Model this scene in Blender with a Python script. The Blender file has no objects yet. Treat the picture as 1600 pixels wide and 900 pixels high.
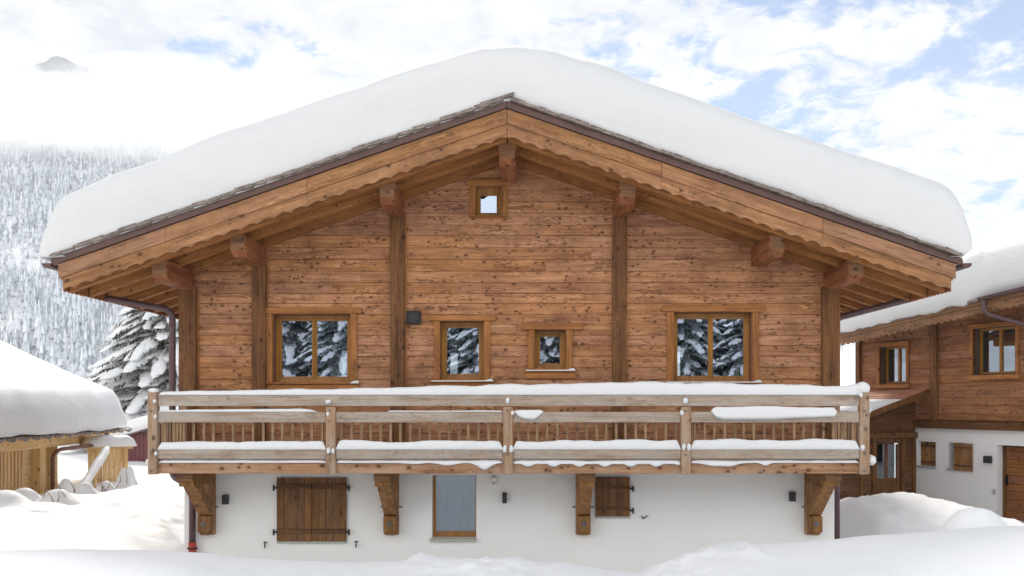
import bpy, math, random
import numpy as np
from mathutils import Vector, noise
random.seed(7)
R = math.radians
scene = bpy.context.scene
C = bpy.data.collections.new("place"); scene.collection.children.link(C)

# ------------------------------------------------------------------ measuring
CX, CY, CZ, FPX = 0.276, -16.0, 3.0, 1450.0
def PX(px, Y): return CX + (px - 820) * (Y - CY) / FPX
def PZ(py, Y): return CZ + (630 - py) * (Y - CY) / FPX

# ------------------------------------------------------------------ materials
def newmat(name):
    m = bpy.data.materials.new(name); m.use_nodes = True
    nt = m.node_tree; nt.nodes.clear()
    out = nt.nodes.new('ShaderNodeOutputMaterial')
    return m, nt, out
class NB:
    def __init__(s, nt): s.nt = nt
    def n(s, t, **kw):
        nd = s.nt.nodes.new(t)
        for k, v in kw.items():
            if k in ('inp',):
                for a, b in v.items(): nd.inputs[a].default_value = b
            else: setattr(nd, k, v)
        return nd
    def l(s, a, b): s.nt.links.new(a, b)
    def math(s, op, a, b=None, c=None, clamp=False):
        nd = s.n('ShaderNodeMath', operation=op); nd.use_clamp = clamp
        for i, v in enumerate((a, b, c)):
            if v is None: continue
            if isinstance(v, (int, float)): nd.inputs[i].default_value = v
            else: s.l(v, nd.inputs[i])
        return nd.outputs[0]
    def ramp(s, fac, stops, interp='LINEAR'):
        nd = s.n('ShaderNodeValToRGB'); cr = nd.color_ramp; cr.interpolation = interp
        while len(cr.elements) < len(stops): cr.elements.new(0.5)
        for e, (p, c) in zip(cr.elements, stops):
            e.position = p; e.color = (c, c, c, 1) if isinstance(c, (int, float)) else (*c, 1)
        s.l(fac, nd.inputs[0]); return nd.outputs[0]
    def mix(s, fac, a, b, mode='MIX'):
        nd = s.n('ShaderNodeMix', data_type='RGBA', blend_type=mode)
        for sock, v in ((nd.inputs[0], fac), (nd.inputs[6], a), (nd.inputs[7], b)):
            if isinstance(v, (int, float)): sock.default_value = v
            elif isinstance(v, tuple): sock.default_value = (*v, 1)
            else: s.l(v, sock)
        return nd.outputs[2]
    def combine(s, x, y, z):
        nd = s.n('ShaderNodeCombineXYZ')
        for i, v in enumerate((x, y, z)):
            if isinstance(v, (int, float)): nd.inputs[i].default_value = v
            else: s.l(v, nd.inputs[i])
        return nd.outputs[0]
    def noise(s, vec, scale=1, detail=5, rough=.55, dist=0):
        nd = s.n('ShaderNodeTexNoise'); s.l(vec, nd.inputs['Vector'])
        nd.inputs['Scale'].default_value = scale; nd.inputs['Detail'].default_value = detail
        nd.inputs['Roughness'].default_value = rough; nd.inputs['Distortion'].default_value = dist
        return nd.outputs[0]

def wood(name, light, mid, dark, axis='X', rot=0, knots=0.6, var=0.35, grain=1.0, wash=None, rough=.7, checks=.6, bump=.5, kf=1.0, blotch=.62):
    m, nt, out = newmat(name); b = NB(nt)
    co = b.n('ShaderNodeTexCoord').outputs['Object']
    if rot:
        vr = b.n('ShaderNodeVectorRotate', rotation_type='Y_AXIS'); vr.inputs['Angle'].default_value = rot
        b.l(co, vr.inputs['Vector']); co = vr.outputs[0]
    sp = b.n('ShaderNodeSeparateXYZ'); b.l(co, sp.inputs[0])
    ax = {'X': (0, 1, 2), 'Y': (1, 0, 2), 'Z': (2, 0, 1)}[axis]
    a, c1, c2 = (sp.outputs[i] for i in ax)
    isl = b.n('ShaderNodeNewGeometry').outputs['Random Per Island']
    off = b.math('MULTIPLY', isl, 57.3)
    a_ = b.math('ADD', a, off)
    M = b.math
    v1 = b.combine(M('MULTIPLY', a_, .55), M('MULTIPLY', c1, 9 * grain), M('MULTIPLY', c2, 9 * grain))
    g1 = b.noise(v1, 1.6, 4, .55, .7)
    v2 = b.combine(M('MULTIPLY', a_, 1.6), M('MULTIPLY', c1, 60 * grain), M('MULTIPLY', c2, 60 * grain))
    g2 = b.noise(v2, 1, 3, .6, .25)
    g = M('ADD', M('MULTIPLY', g1, .62), M('MULTIPLY', g2, .38))
    col = b.ramp(g, [(.32, dark), (.48, mid), (.66, light)])
    # board to board tone
    wn = b.n('ShaderNodeTexWhiteNoise', noise_dimensions='1D'); b.l(off, wn.inputs['W'])
    tone = b.math('MULTIPLY_ADD', wn.outputs['Value'], var, 1 - var * .55)
    hs = b.n('ShaderNodeHueSaturation'); b.l(col, hs.inputs['Color']); b.l(tone, hs.inputs['Value'])
    wn2 = b.n('ShaderNodeTexWhiteNoise', noise_dimensions='1D'); b.l(M('ADD', off, 3.1), wn2.inputs['W'])
    b.l(M('MULTIPLY_ADD', wn2.outputs['Value'], .006, .497), hs.inputs['Hue'])
    b.l(M('MULTIPLY_ADD', wn2.outputs['Value'], .14, .93), hs.inputs['Saturation'])
    col = hs.outputs[0]
    # weather blotches
    big = b.noise(b.combine(M('MULTIPLY', a, 1.3), M('MULTIPLY', c1, 2.2), M('MULTIPLY', c2, 2.2)), 1.3, 7, .65)
    col = b.mix(b.ramp(big, [(.45, 0.0), (.72, blotch)]), col, dark, 'MIX')
    if wash:
        wz = b.noise(b.combine(M('MULTIPLY', a_, 1.2), M('MULTIPLY', c1, 6), M('MULTIPLY', c2, 6)), 1, 5, .6)
        col = b.mix(b.ramp(wz, [(.42, 0), (.62, .55)]), col, wash)
    # checks: thin dark cracks that follow the grain, with a pale edge
    if checks:
        v3 = b.combine(M('MULTIPLY', a_, 3.2), M('MULTIPLY', c1, 15), M('MULTIPLY', c2, 15))
        g3 = b.noise(v3, 1, 4, .65, .9)
        line = b.ramp(M('ABSOLUTE', M('SUBTRACT', g3, .5)), [(0, 1.0), (.036, 0.0)])
        gate = b.ramp(b.noise(b.combine(M('MULTIPLY', a_, 1.1), M('MULTIPLY', c1, 9), M('MULTIPLY', c2, 9)), 1, 2), [(.49, 0), (.60, 1)])
        lf = M('MULTIPLY', M('MULTIPLY', line, gate), checks)
        col = b.mix(lf, col, tuple(x * .22 for x in dark))
        edge = b.ramp(M('ABSOLUTE', M('SUBTRACT', g3, .57)), [(0, 1.0), (.03, 0.0)])
        col = b.mix(M('MULTIPLY', M('MULTIPLY', edge, gate), checks * .45), col, tuple(min(1, x * 1.5) for x in light))
    # knots
    if knots:
        vo = b.n('ShaderNodeTexVoronoi', feature='F1'); vo.inputs['Scale'].default_value = 1
        nv = b.combine(M('MULTIPLY', a_, 6.5*kf), M('MULTIPLY', c1, 9.0*kf), M('MULTIPLY', c2, 9.0*kf))
        b.l(nv, vo.inputs['Vector']); vo.inputs['Randomness'].default_value = 1
        sz = b.n('ShaderNodeSeparateColor'); b.l(vo.outputs['Color'], sz.inputs[0])
        rad = M('MULTIPLY_ADD', sz.outputs[0], .20, .14)
        k = M('SUBTRACT', 1.0, M('DIVIDE', vo.outputs['Distance'], rad), clamp=True)
        k = M('MULTIPLY', b.ramp(k, [(0, 0), (.35, 1)]), M('GREATER_THAN', sz.outputs[1], 1 - knots))
        col = b.mix(M('MULTIPLY', k, .93), col, tuple(x * .22 for x in dark))
        halo = M('SUBTRACT', 1.0, M('DIVIDE', vo.outputs['Distance'], M('MULTIPLY', rad, 2.4)), clamp=True)
        halo = M('MULTIPLY', halo, M('GREATER_THAN', sz.outputs[1], 1 - knots))
        col = b.mix(M('MULTIPLY', halo, .45), col, dark)
    p = b.n('ShaderNodeBsdfPrincipled'); b.l(col, p.inputs['Base Color'])
    p.inputs['Roughness'].default_value = rough; p.inputs['Specular IOR Level'].default_value = .25
    bp = b.n('ShaderNodeBump'); bp.inputs['Strength'].default_value = bump; bp.inputs['Distance'].default_value = .012
    b.l(g, bp.inputs['Height']); b.l(bp.outputs[0], p.inputs['Normal'])
    b.l(p.outputs[0], out.inputs[0]); return m

def plain(name, col, rough=.6, metal=0, nscale=6, namp=.12, bump=.1, spec=.4):
    m, nt, out = newmat(name); b = NB(nt)
    co = b.n('ShaderNodeTexCoord').outputs['Object']
    f = b.noise(co, nscale, 5, .6)
    c = b.mix(b.ramp(f, [(.3, 0), (.7, 1)]), tuple(x * (1 - namp) for x in col), tuple(min(1, x * (1 + namp)) for x in col))
    p = b.n('ShaderNodeBsdfPrincipled'); b.l(c, p.inputs['Base Color'])
    p.inputs['Roughness'].default_value = rough; p.inputs['Metallic'].default_value = metal
    p.inputs['Specular IOR Level'].default_value = spec
    bp = b.n('ShaderNodeBump'); bp.inputs['Strength'].default_value = bump; bp.inputs['Distance'].default_value = .01
    b.l(b.noise(co, nscale * 8, 3), bp.inputs['Height']); b.l(bp.outputs[0], p.inputs['Normal'])
    b.l(p.outputs[0], out.inputs[0]); return m

def snowmat(name, scale=1.0, bump=.35, k=1.0, layers=0):
    m, nt, out = newmat(name); b = NB(nt)
    co = b.n('ShaderNodeTexCoord').outputs['Object']
    f = b.noise(co, 1.3 * scale, 6, .6)
    c = b.mix(f, (.79*k, .795*k, .80*k), (.83*k, .83*k, .83*k))
    p = b.n('ShaderNodeBsdfPrincipled'); b.l(c, p.inputs['Base Color'])
    p.inputs['Roughness'].default_value = .55; p.inputs['Specular IOR Level'].default_value = .2
    h = b.math('ADD', b.math('MULTIPLY', b.noise(co, 3.5 * scale, 6, .6), .8), b.math('MULTIPLY', b.noise(co, 38 * scale, 4, .75), .16))
    if layers:
        sx_ = b.n('ShaderNodeSeparateXYZ'); b.l(co, sx_.inputs[0])
        ly = b.noise(b.combine(b.math('MULTIPLY', sx_.outputs[0], .35), b.math('MULTIPLY', sx_.outputs[1], .35), b.math('MULTIPLY', b.math('MULTIPLY_ADD', b.math('ABSOLUTE', sx_.outputs[0]), .33, sx_.outputs[2]), 5.5)), 1, 3, .6)
        h = b.math('ADD', h, b.math('MULTIPLY', ly, layers))
    bp = b.n('ShaderNodeBump'); bp.inputs['Strength'].default_value = bump; bp.inputs['Distance'].default_value = .06
    b.l(h, bp.inputs['Height']); b.l(bp.outputs[0], p.inputs['Normal'])
    b.l(p.outputs[0], out.inputs[0]); return m

def glassmat(name, refl=.5, tint=(.93, .96, 1)):
    m, nt, out = newmat(name); b = NB(nt)
    g = b.n('ShaderNodeBsdfGlossy'); g.inputs['Roughness'].default_value = 0.004; g.inputs['Color'].default_value = (*tint, 1)
    t = b.n('ShaderNodeBsdfTransparent'); t.inputs[0].default_value = (.75, .8, .82, 1)
    bp = b.n('ShaderNodeBump'); bp.inputs['Strength'].default_value = .06; bp.inputs['Distance'].default_value = .003
    co = b.n('ShaderNodeTexCoord').outputs['Object']; b.l(b.noise(co, 5, 2), bp.inputs['Height'])
    b.l(bp.outputs[0], g.inputs['Normal'])
    ms = b.n('ShaderNodeMixShader'); ms.inputs[0].default_value = refl
    b.l(t.outputs[0], ms.inputs[1]); b.l(g.outputs[0], ms.inputs[2]); b.l(ms.outputs[0], out.inputs[0]); return m

SL = .346
ANG = math.atan(SL)
L_, M_, D_ = (.63, .335, .175), (.475, .222, .106), (.22, .09, .044)
M = {}
M['wall'] = wood('larch_wall', L_, M_, D_, 'X', knots=.85, var=.18, checks=1.0, kf=1.35, blotch=.85)
M['wall_dark'] = wood('aged_wall', (.44, .215, .105), (.32, .14, .066), (.17, .07, .032), 'X', knots=.45, var=.25)  # darker wood for the side walls and the neighbour chalet
M['post'] = wood('dark_post', (.31, .15, .068), (.195, .088, .042), (.075, .034, .019), 'Z', knots=.25, var=.3)
M['beam'] = wood('purlin_wood', (.43, .17, .06), (.28, .095, .032), (.12, .038, .014), 'Y', knots=.2, var=.25)
M['endgrain'] = wood('weathered_end', (.36, .20, .115), (.25, .13, .07), (.13, .07, .04), 'X', knots=.3, var=.2)
BL, BM, BD = (.49, .265, .14), (.35, .172, .084), (.16, .073, .035)
M['barge_l'] = wood('barge_left', BL, BM, BD, 'X', rot=ANG, knots=.35, var=.2)
M['barge_r'] = wood('barge_right', BL, BM, BD, 'X', rot=-ANG, knots=.35, var=.2)
RL, RM, RD = (.58, .275, .115), (.42, .18, .072), (.21, .08, .034)
M['raft_l'] = wood('rafter_left', RL, RM, RD, 'X', rot=ANG, knots=.3, var=.4)
M['raft_r'] = wood('rafter_right', RL, RM, RD, 'X', rot=-ANG, knots=.3, var=.4)
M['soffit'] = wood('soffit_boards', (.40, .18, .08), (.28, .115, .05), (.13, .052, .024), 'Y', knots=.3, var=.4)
M['casing_h'] = wood('casing_h', (.56, .26, .11), (.41, .175, .072), (.20, .08, .034), 'X', knots=.2, var=.15)
M['casing_v'] = wood('casing_v', (.56, .26, .11), (.41, .175, .072), (.20, .08, .034), 'Z', knots=.3, var=.2)
M['sash'] = wood('honey_sash', (.50, .25, .07), (.40, .185, .048), (.25, .11, .03), 'Z', knots=0, var=.1, checks=0, rough=.4, bump=.15)
M['rail'] = wood('weathered_rail', (.53, .435, .36), (.43, .34, .27), (.26, .18, .13), 'X', knots=.3, var=.12, wash=(.46, .41, .37), checks=.5)
M['railpost'] = wood('weathered_post', (.56, .385, .265), (.43, .27, .17), (.24, .13, .075), 'Z', knots=.35, var=.2, wash=(.47, .38, .31))
M['deckboard'] = wood('deck_board', (.55, .33, .20), (.42, .22, .12), (.22, .10, .05), 'X', knots=.3, var=.2, wash=(.48, .34, .24))
M['baluster'] = wood('baluster_wood', (.62, .42, .27), (.42, .26, .15), (.16, .09, .05), 'Z', knots=.1, var=.75)
M['deck'] = wood('deck_underside', (.35, .20, .12), (.25, .14, .08), (.12, .06, .035), 'Y', knots=.2, var=.3)
M['bracket'] = wood('bracket_wood', (.42, .225, .095), (.30, .145, .055), (.13, .058, .026), 'Z', knots=.3, var=.3, bump=.8)
M['shutter'] = wood('shutter_wood', (.30, .155, .065), (.205, .098, .04), (.10, .046, .022), 'Z', knots=.3, var=.22)
M['strap'] = wood('shutter_batten', (.17, .09, .042), (.12, .06, .03), (.06, .03, .018), 'X', knots=.1, var=.1)
M['pine'] = wood('fresh_pine', (.90, .66, .38), (.83, .56, .28), (.62, .36, .15), 'Z', knots=.2, var=.18, checks=.1)
M['pine_h'] = wood('fresh_pine_h', (.90, .68, .40), (.84, .59, .32), (.62, .38, .17), 'X', knots=.25, var=.12, checks=.1)
M['porch'] = wood('dark_porch_wood', (.22, .105, .048), (.145, .066, .03), (.07, .032, .017), 'X', knots=.3, var=.3)
M['porch_v'] = wood('dark_porch_wood_v', (.26, .13, .055), (.18, .085, .035), (.08, .036, .018), 'Z', knots=.2, var=.2)
M['door'] = wood('door_wood', (.36, .155, .065), (.26, .105, .042), (.15, .056, .024), 'X', knots=.2, var=.2)
M['plaster'] = plain('white_render', (.87, .86, .83), .9, nscale=1.2, namp=.025, bump=.25)
M['plaster_w'] = plain('cool_white_render', (.80, .80, .80), .9, nscale=1.2, namp=.02, bump=.25)
M['trim'] = plain('brown_metal', (.115, .066, .056), .4, .35, namp=.1)
M['copper'] = plain('copper_pipe', (.20, .095, .065), .35, .5, namp=.15)
M['aubergine'] = plain('painted_pipe', (.115, .068, .072), .4, .2, namp=.1)
M['redpipe'] = plain('red_iron_pipe', (.42, .055, .03), .5, .1)
M['iron'] = plain('black_iron', (.025, .023, .024), .5, .4)
M['lampblack'] = plain('lamp_black', (.035, .033, .036), .45, .2)
M['white'] = plain('white_plastic', (.75, .75, .73), .4)
M['grey'] = plain('grey_plastic', (.35, .35, .36), .5)
M['stone'] = plain('stone_sill', (.42, .42, .36), .8, nscale=20)
M['tile'] = plain('slate_tile', (.23, .185, .165), .7, nscale=9, namp=.45, bump=.5)
M['clay'] = plain('clay_tile', (.42, .19, .12), .7, nscale=9, namp=.3, bump=.4)
M['darkin'] = plain('interior_dark', (.10, .08, .065), .8)
M['maroon'] = plain('maroon_board', (.16, .055, .055), .7, nscale=3)
M['bolt'] = plain('bolt_iron', (.17, .15, .14), .5, .5)
M['snow'] = snowmat('snow')
M['snowground'] = snowmat('ground_snow', .8, .5, 1.09)
M['roofsnow'] = snowmat('roof_snow', .45, .38, .86, .55)
M['glass'] = glassmat('window_glass', .36, (.66,.75,.92))
M['glass_right'] = glassmat('side_glass', .28, (.8,.87,.97))
M['glass_low'] = glassmat('curtained_glass', .22)
M['curtain'] = plain('blue_curtain', (.50, .60, .76), .9, nscale=3, namp=.08)
M['ice'] = plain('ice', (.75, .82, .86), .15, nscale=9)
M['bark'] = plain('bark', (.10, .07, .05), .9, nscale=8, namp=.4)
M['twig'] = plain('twig', (.22, .13, .07), .9, nscale=8, namp=.4)

# ------------------------------------------------------------------ mesh builder
class MB:
    def __init__(s): s.v = []; s.f = []; s.m = []; s.mi = 0
    def add(s, vs, fs):
        o = len(s.v); s.v += [tuple(v) for v in vs]
        for f in fs: s.f.append([i + o for i in f]); s.m.append(s.mi)
        return s
    def box(s, x0, x1, y0, y1, z0, z1):
        if x0 > x1: x0, x1 = x1, x0
        if y0 > y1: y0, y1 = y1, y0
        if z0 > z1: z0, z1 = z1, z0
        return s.add([(x0,y0,z0),(x1,y0,z0),(x1,y1,z0),(x0,y1,z0),(x0,y0,z1),(x1,y0,z1),(x1,y1,z1),(x0,y1,z1)],
                     [(0,3,2,1),(4,5,6,7),(0,1,5,4),(1,2,6,5),(2,3,7,6),(3,0,4,7)])
    def prism_y(s, poly, y0, y1):           # poly in (x,z), any winding
        a = sum(poly[i][0]*poly[(i+1)%len(poly)][1]-poly[(i+1)%len(poly)][0]*poly[i][1] for i in range(len(poly)))
        if a < 0: poly = poly[::-1]
        n = len(poly)
        return s.add([(x,y0,z) for x,z in poly]+[(x,y1,z) for x,z in poly],
                     [tuple(range(n)), tuple(range(2*n-1,n-1,-1))]+[((i+1)%n,i,n+i,n+(i+1)%n) for i in range(n)])
    def prism_x(s, poly, x0, x1):           # poly in (y,z)
        a = sum(poly[i][0]*poly[(i+1)%len(poly)][1]-poly[(i+1)%len(poly)][0]*poly[i][1] for i in range(len(poly)))
        if a < 0: poly = poly[::-1]
        n = len(poly)
        return s.add([(x0,y,z) for y,z in poly]+[(x1,y,z) for y,z in poly],
                     [tuple(range(n-1,-1,-1)), tuple(range(n,2*n))]+[(i,(i+1)%n,n+(i+1)%n,n+i) for i in range(n)])
    def strip(s, xs, zt, zb, y0, y1):       # board along x with shaped top and bottom
        n = len(xs)
        vs = []
        for x in xs: vs += [(x,y0,zb(x)),(x,y0,zt(x)),(x,y1,zt(x)),(x,y1,zb(x))]
        fs = [(0,1,2,3)]
        for i in range(n-1):
            a, b = 4*i, 4*i+4
            for j in range(4):
                k = (j+1)%4
                fs.append((a+j, b+j, b+k, a+k))
        fs.append((4*n-1,4*n-2,4*n-3,4*n-4))
        return s.add(vs, fs)
    def tube(s, pts, r, n=10, cap=True):
        pts = [Vector(p) for p in pts]; rs = r if isinstance(r, (list, tuple)) else [r]*len(pts)
        vs = []; fs = []; prev = None
        for i, p in enumerate(pts):
            d = (pts[min(i+1,len(pts)-1)]-pts[max(i-1,0)]).normalized()
            if prev is None:
                u = d.orthogonal().normalized()
            else:
                u = (prev - d*prev.dot(d)).normalized()
            prev = u; w = d.cross(u)
            for k in range(n):
                a = 2*math.pi*k/n; vs.append(p+(u*math.cos(a)+w*math.sin(a))*rs[i])
        for i in range(len(pts)-1):
            for k in range(n):
                fs.append((i*n+k, i*n+(k+1)%n, (i+1)*n+(k+1)%n, (i+1)*n+k))
        if cap: fs += [tuple(range(n-1,-1,-1)), tuple(range((len(pts)-1)*n, len(pts)*n))]
        return s.add(vs, fs)
    def blob(s, c, rx, ry, rz, nu=12, nv=8, jit=0, seed=0):
        vs = [(c[0],c[1],c[2]-rz)]; 
        for j in range(1, nv):
            t = math.pi*j/nv - math.pi/2
            for i in range(nu):
                p = 2*math.pi*i/nu
                d = Vector((math.cos(t)*math.cos(p), math.cos(t)*math.sin(p), math.sin(t)))
                k = 1+jit*noise.noise(d*1.7+Vector((seed,seed*.7,0)))
                vs.append((c[0]+d.x*rx*k, c[1]+d.y*ry*k, c[2]+d.z*rz*k))
        vs.append((c[0],c[1],c[2]+rz)); top = len(vs)-1
        fs = [(0,1+(i+1)%nu,1+i) for i in range(nu)]
        for j in range(nv-2):
            for i in range(nu):
                a=1+j*nu+i; b_=1+j*nu+(i+1)%nu
                fs.append((a,b_,b_+nu,a+nu))
        fs += [(1+(nv-2)*nu+i,1+(nv-2)*nu+(i+1)%nu,top) for i in range(nu)]
        return s.add(vs, fs)
    def grid(s, rows, close=False):          # rows of equal-length point lists
        n = len(rows[0]); vs = [p for r in rows for p in r]
        fs = [(i*n+k, i*n+k+1, (i+1)*n+k+1, (i+1)*n+k) for i in range(len(rows)-1) for k in range(n-1)]
        return s.add(vs, fs)
    def build(s, name, mat, parent=None, smooth=False, bevel=0):
        me = bpy.data.meshes.new(name); me.from_pydata(s.v, [], s.f)
        mats = mat if isinstance(mat, (list, tuple)) else [mat]
        for m in mats: me.materials.append(m)
        if len(mats) > 1: me.polygons.foreach_set('material_index', s.m)
        if smooth: me.polygons.foreach_set('use_smooth', [True]*len(me.polygons))
        me.update()
        o = bpy.data.objects.new(name, me); C.objects.link(o)
        if parent: o.parent = parent
        if bevel:
            md = o.modifiers.new('bevel', 'BEVEL'); md.width = bevel; md.segments = 2; md.limit_method = 'ANGLE'
        return o
def tag(o, label=None, cat=None, group=None, kind=None):
    if label: o['label'] = label
    if cat: o['category'] = cat
    if group: o['group'] = group
    if kind: o['kind'] = kind
    return o
def thing(name, label, cat, loc=(0,0,0), rz=0, group=None):
    o = bpy.data.objects.new(name, None); C.objects.link(o); o.empty_display_size = .2
    o.location = loc; o.rotation_euler = (0,0,rz)
    return tag(o, label, cat, group)
def bx(name, mat, parent, x0,x1,y0,y1,z0,z1, bevel=.008):
    return MB().box(x0,x1,y0,y1,z0,z1).build(name, mat, parent, bevel=bevel)
def sstep(a, b, x):
    t = min(1, max(0, (x-a)/(b-a))); return t*t*(3-2*t)
def interp(x, tab):
    if x <= tab[0][0]: return tab[0][1]
    for (a, va), (b, vb) in zip(tab, tab[1:]):
        if x <= b:
            t = (x-a)/(b-a); t = t*t*(3-2*t)*.5+t*.5
            return va+(vb-va)*t
    return tab[-1][1]
def nz(x, y, z=0, s=1, o=4): return noise.fractal(Vector((x*s, y*s, z*s)), 1.0, 2.0, o)

def snow_strip(name, x0, x1, y0, y1, zb, hfun, drip=None, over=.025, step=.05, endr=.08):
    """snow lying along x on a ledge; hfun(x) is the depth, drip(x) how far it hangs over the front"""
    n = max(4, int((x1-x0)/step)); rows = []
    for i in range(n+1):
        x = x0+(x1-x0)*i/n
        e = min(1, min(i, n-i)*(x1-x0)/n/endr); e = math.sqrt(max(0, 1-(1-e)**2))
        h = max(.004, hfun(x)*(1+.14*nz(x*2.3, zb*3, y0)))*(.15+.85*e)
        d = (drip(x) if drip else 0)*e
        f = over*(1+.5*nz(x*3, 5.1, zb))
        w = y1-y0; jx = 0
        prof = [(y0+.01, zb-d*.0), (y0-f*.4-(.02 if d else 0), zb-d), (y0-f-(.02 if d else 0), zb-d*.6+h*.15), (y0-f*1.1, zb+h*.45), (y0-f*.5, zb+h*.78), (y0+w*.14, zb+h*.95),
                (y0+w*.45, zb+h*(1+.04*nz(x*5,1,zb))), (y0+w*.8, zb+h*.95), (y1+f*.5, zb+h*.75), (y1+f, zb+h*.35), (y1+f*.4, zb)]
        rows.append([(x, y, z) for y, z in prof])
    m = MB(); m.grid(rows)
    k = len(rows[0]); m.f.append(list(range(k))); m.m.append(0)
    m.f.append([n*k+i for i in range(k-1,-1,-1)]); m.m.append(0)
    return m

# ================================================================== MAIN CHALET
chalet = thing('chalet', 'large golden timber chalet with white lower wall, long balcony and deep snow on its roof', 'chalet')
WX = 5.695
ZD = 1.90                                # deck underside level
RB = 7.14                                # rafter underside plane at the ridge
def roofz(x, c): return c - SL*abs(x)
openA = (PX(426.5,0), PX(547.5,0), PZ(597,0), PZ(491,0))
openB = (PX(688,0), PX(756,0), PZ(593,0), PZ(502,0))
openC = (PX(835.4,0), PX(884,0), PZ(576,0), PZ(516,0))
openD = (PX(1053,0), PX(1175,0), PZ(596,0), PZ(488,0))
openE = (PX(743.5,0), PX(782.5,0), PZ(337,0), PZ(291,0))
opens = [openA, openB, openC, openD, openE]
def board_wall(x0, x1, z0, z1, opens, ylo=0.0, th=.09, rowh=.19, clip=None, minlen=2.0, rnd=random):
    mb = MB(); z = z0
    def brd(a, b, c, d):
        if b-a < .01 or d-c < .012: return
        y = ylo+rnd.uniform(-.004, .004); ch = .006; g = .0022
        poly = [(y+ch, c+g), (y, c+g+ch), (y, d-g-ch), (y+ch, d-g), (ylo+th, d-g), (ylo+th, c+g)]
        mb.prism_x(poly, a+.0015, b-.0015)
    while z < z1-.01:
        h = rowh*rnd.uniform(.86, 1.12); zt = min(z+h, z1)
        xa, xb = x0, x1
        if clip:
            w = clip(z);
            if w < .1: break
            xa, xb = max(x0,-w), min(x1,w)
        ops = sorted([o for o in opens if o[2] < zt and o[3] > z])
        segs = [(xa, xb)]
        for o in ops:
            ns = []
            for a, b in segs:
                if o[1] <= a or o[0] >= b: ns.append((a, b)); continue
                if o[0] > a: ns.append((a, o[0]))
                if o[1] < b: ns.append((o[1], b))
            segs = ns
            if o[2] > z: brd(o[0], o[1], z, o[2])
            if o[3] < zt: brd(o[0], o[1], o[3], zt)
        for a, b in segs:
            x = a
            while x < b:
                l = rnd.uniform(minlen, minlen*3.2)
                e = b if b-(x+l) < .6 else x+l
                brd(x, e, z, zt); x = e
        z = zt
    return mb
cl = lambda z: min(WX, (RB+.12-z)/SL)
board_wall(-WX, WX, ZD+.02, 7.3, opens, clip=cl).build('wall', M['wall'], chalet)
# inner lining with the same openings
def lining(name, x0, x1, z0, z1, opens, y0, y1, mat, parent):
    xs = sorted({x0, x1, *[v for o in opens for v in o[:2]]}); zs = sorted({z0, z1, *[v for o in opens for v in o[2:]]})
    mb = MB()
    for a, b in zip(xs, xs[1:]):
        run = None
        for c, d in zip(zs, zs[1:]):
            cx, cz = (a+b)/2, (c+d)/2
            if any(o[0] < cx < o[1] and o[2] < cz < o[3] for o in opens): continue
            mb.box(a, b, y0, y1, c, d)
    return mb.build(name, mat, parent)
lining('inner_wall', -5.6, 5.6, ZD, 5.05, opens, .092, .16, M['darkin'], chalet)
mb = MB(); mb.prism_y([(-5.6, 5.052), (5.6, 5.052), (5.6, 5.17), (.2, 7.05), (PX(782.5,0), 7.05), (PX(782.5,0), openE[2]-.0), (openE[0], openE[2]), (openE[0], 7.0), (-.75, 6.86), (-5.6, 5.17)], .092, .16)
mb.build('inner_wall', M['darkin'], chalet)
BY = 8.6
back_open = [(PX(703,BY), PX(715,BY), PZ(590,BY), PZ(551,BY)), (PX(1040,BY), PX(1064,BY), PZ(590,BY), PZ(549,BY)), (-4.6,-4.2,3.5,4.4), (2.2,2.9,3.4,4.5)]
lining('back_wall', -5.6, 5.6, ZD, 6.2, back_open, BY, BY+.15, M['darkin'], chalet)
mb = MB(); mb.box(-5.6,-5.5,.162,BY-.002,-.5,5.0).box(5.5,5.6,.162,BY-.002,-.5,5.0); mb.box(-5.498,5.498,.162,BY-.002,ZD+.02,ZD+.12).box(-5.498,5.498,.162,BY-.002,5.06,5.16)
mb.build('inner_shell', M['darkin'], chalet)
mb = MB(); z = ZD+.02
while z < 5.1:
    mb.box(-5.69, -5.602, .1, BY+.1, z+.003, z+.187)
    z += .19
mb.build('side_wall', M['wall_dark'], chalet)
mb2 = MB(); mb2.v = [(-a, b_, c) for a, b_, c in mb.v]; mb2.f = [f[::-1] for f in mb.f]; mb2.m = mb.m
mb2.build('side_wall', M['wall_dark'], chalet)
# white lower storey
GW = (PX(675,0), PX(744,0), PZ(841,0), PZ(743,0))
PXL, PXR = -5.60, 5.62
lining('plaster_wall', PXL, PXR, -.8, ZD, [GW], .02, .32, M['plaster'], chalet)
for a in (PXL, PXR-.3): MB().box(a, a+.3, .322, BY, -.8, ZD-.002).build('plaster_wall', M['plaster'], chalet)
# pilasters
for a, b, top in ((279,306,454), (393,415,417), (610,632,342), (957,978,342), (1285,1312,452)):
    zt = PZ(top, 0)+.03; xa, xb = PX(a,-.08), PX(b,-.08); mid = xa+(xb-xa)*.5
    mb = MB().box(xa, xb, -.085, .06, ZD+.1, zt)
    mb.build('post', M['post'], chalet, bevel=.012)
    bx('post_trim', M['casing_v'], chalet, xb+.002, xb+.028, -.03, .02, ZD+.1, zt-.02, .004)
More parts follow.
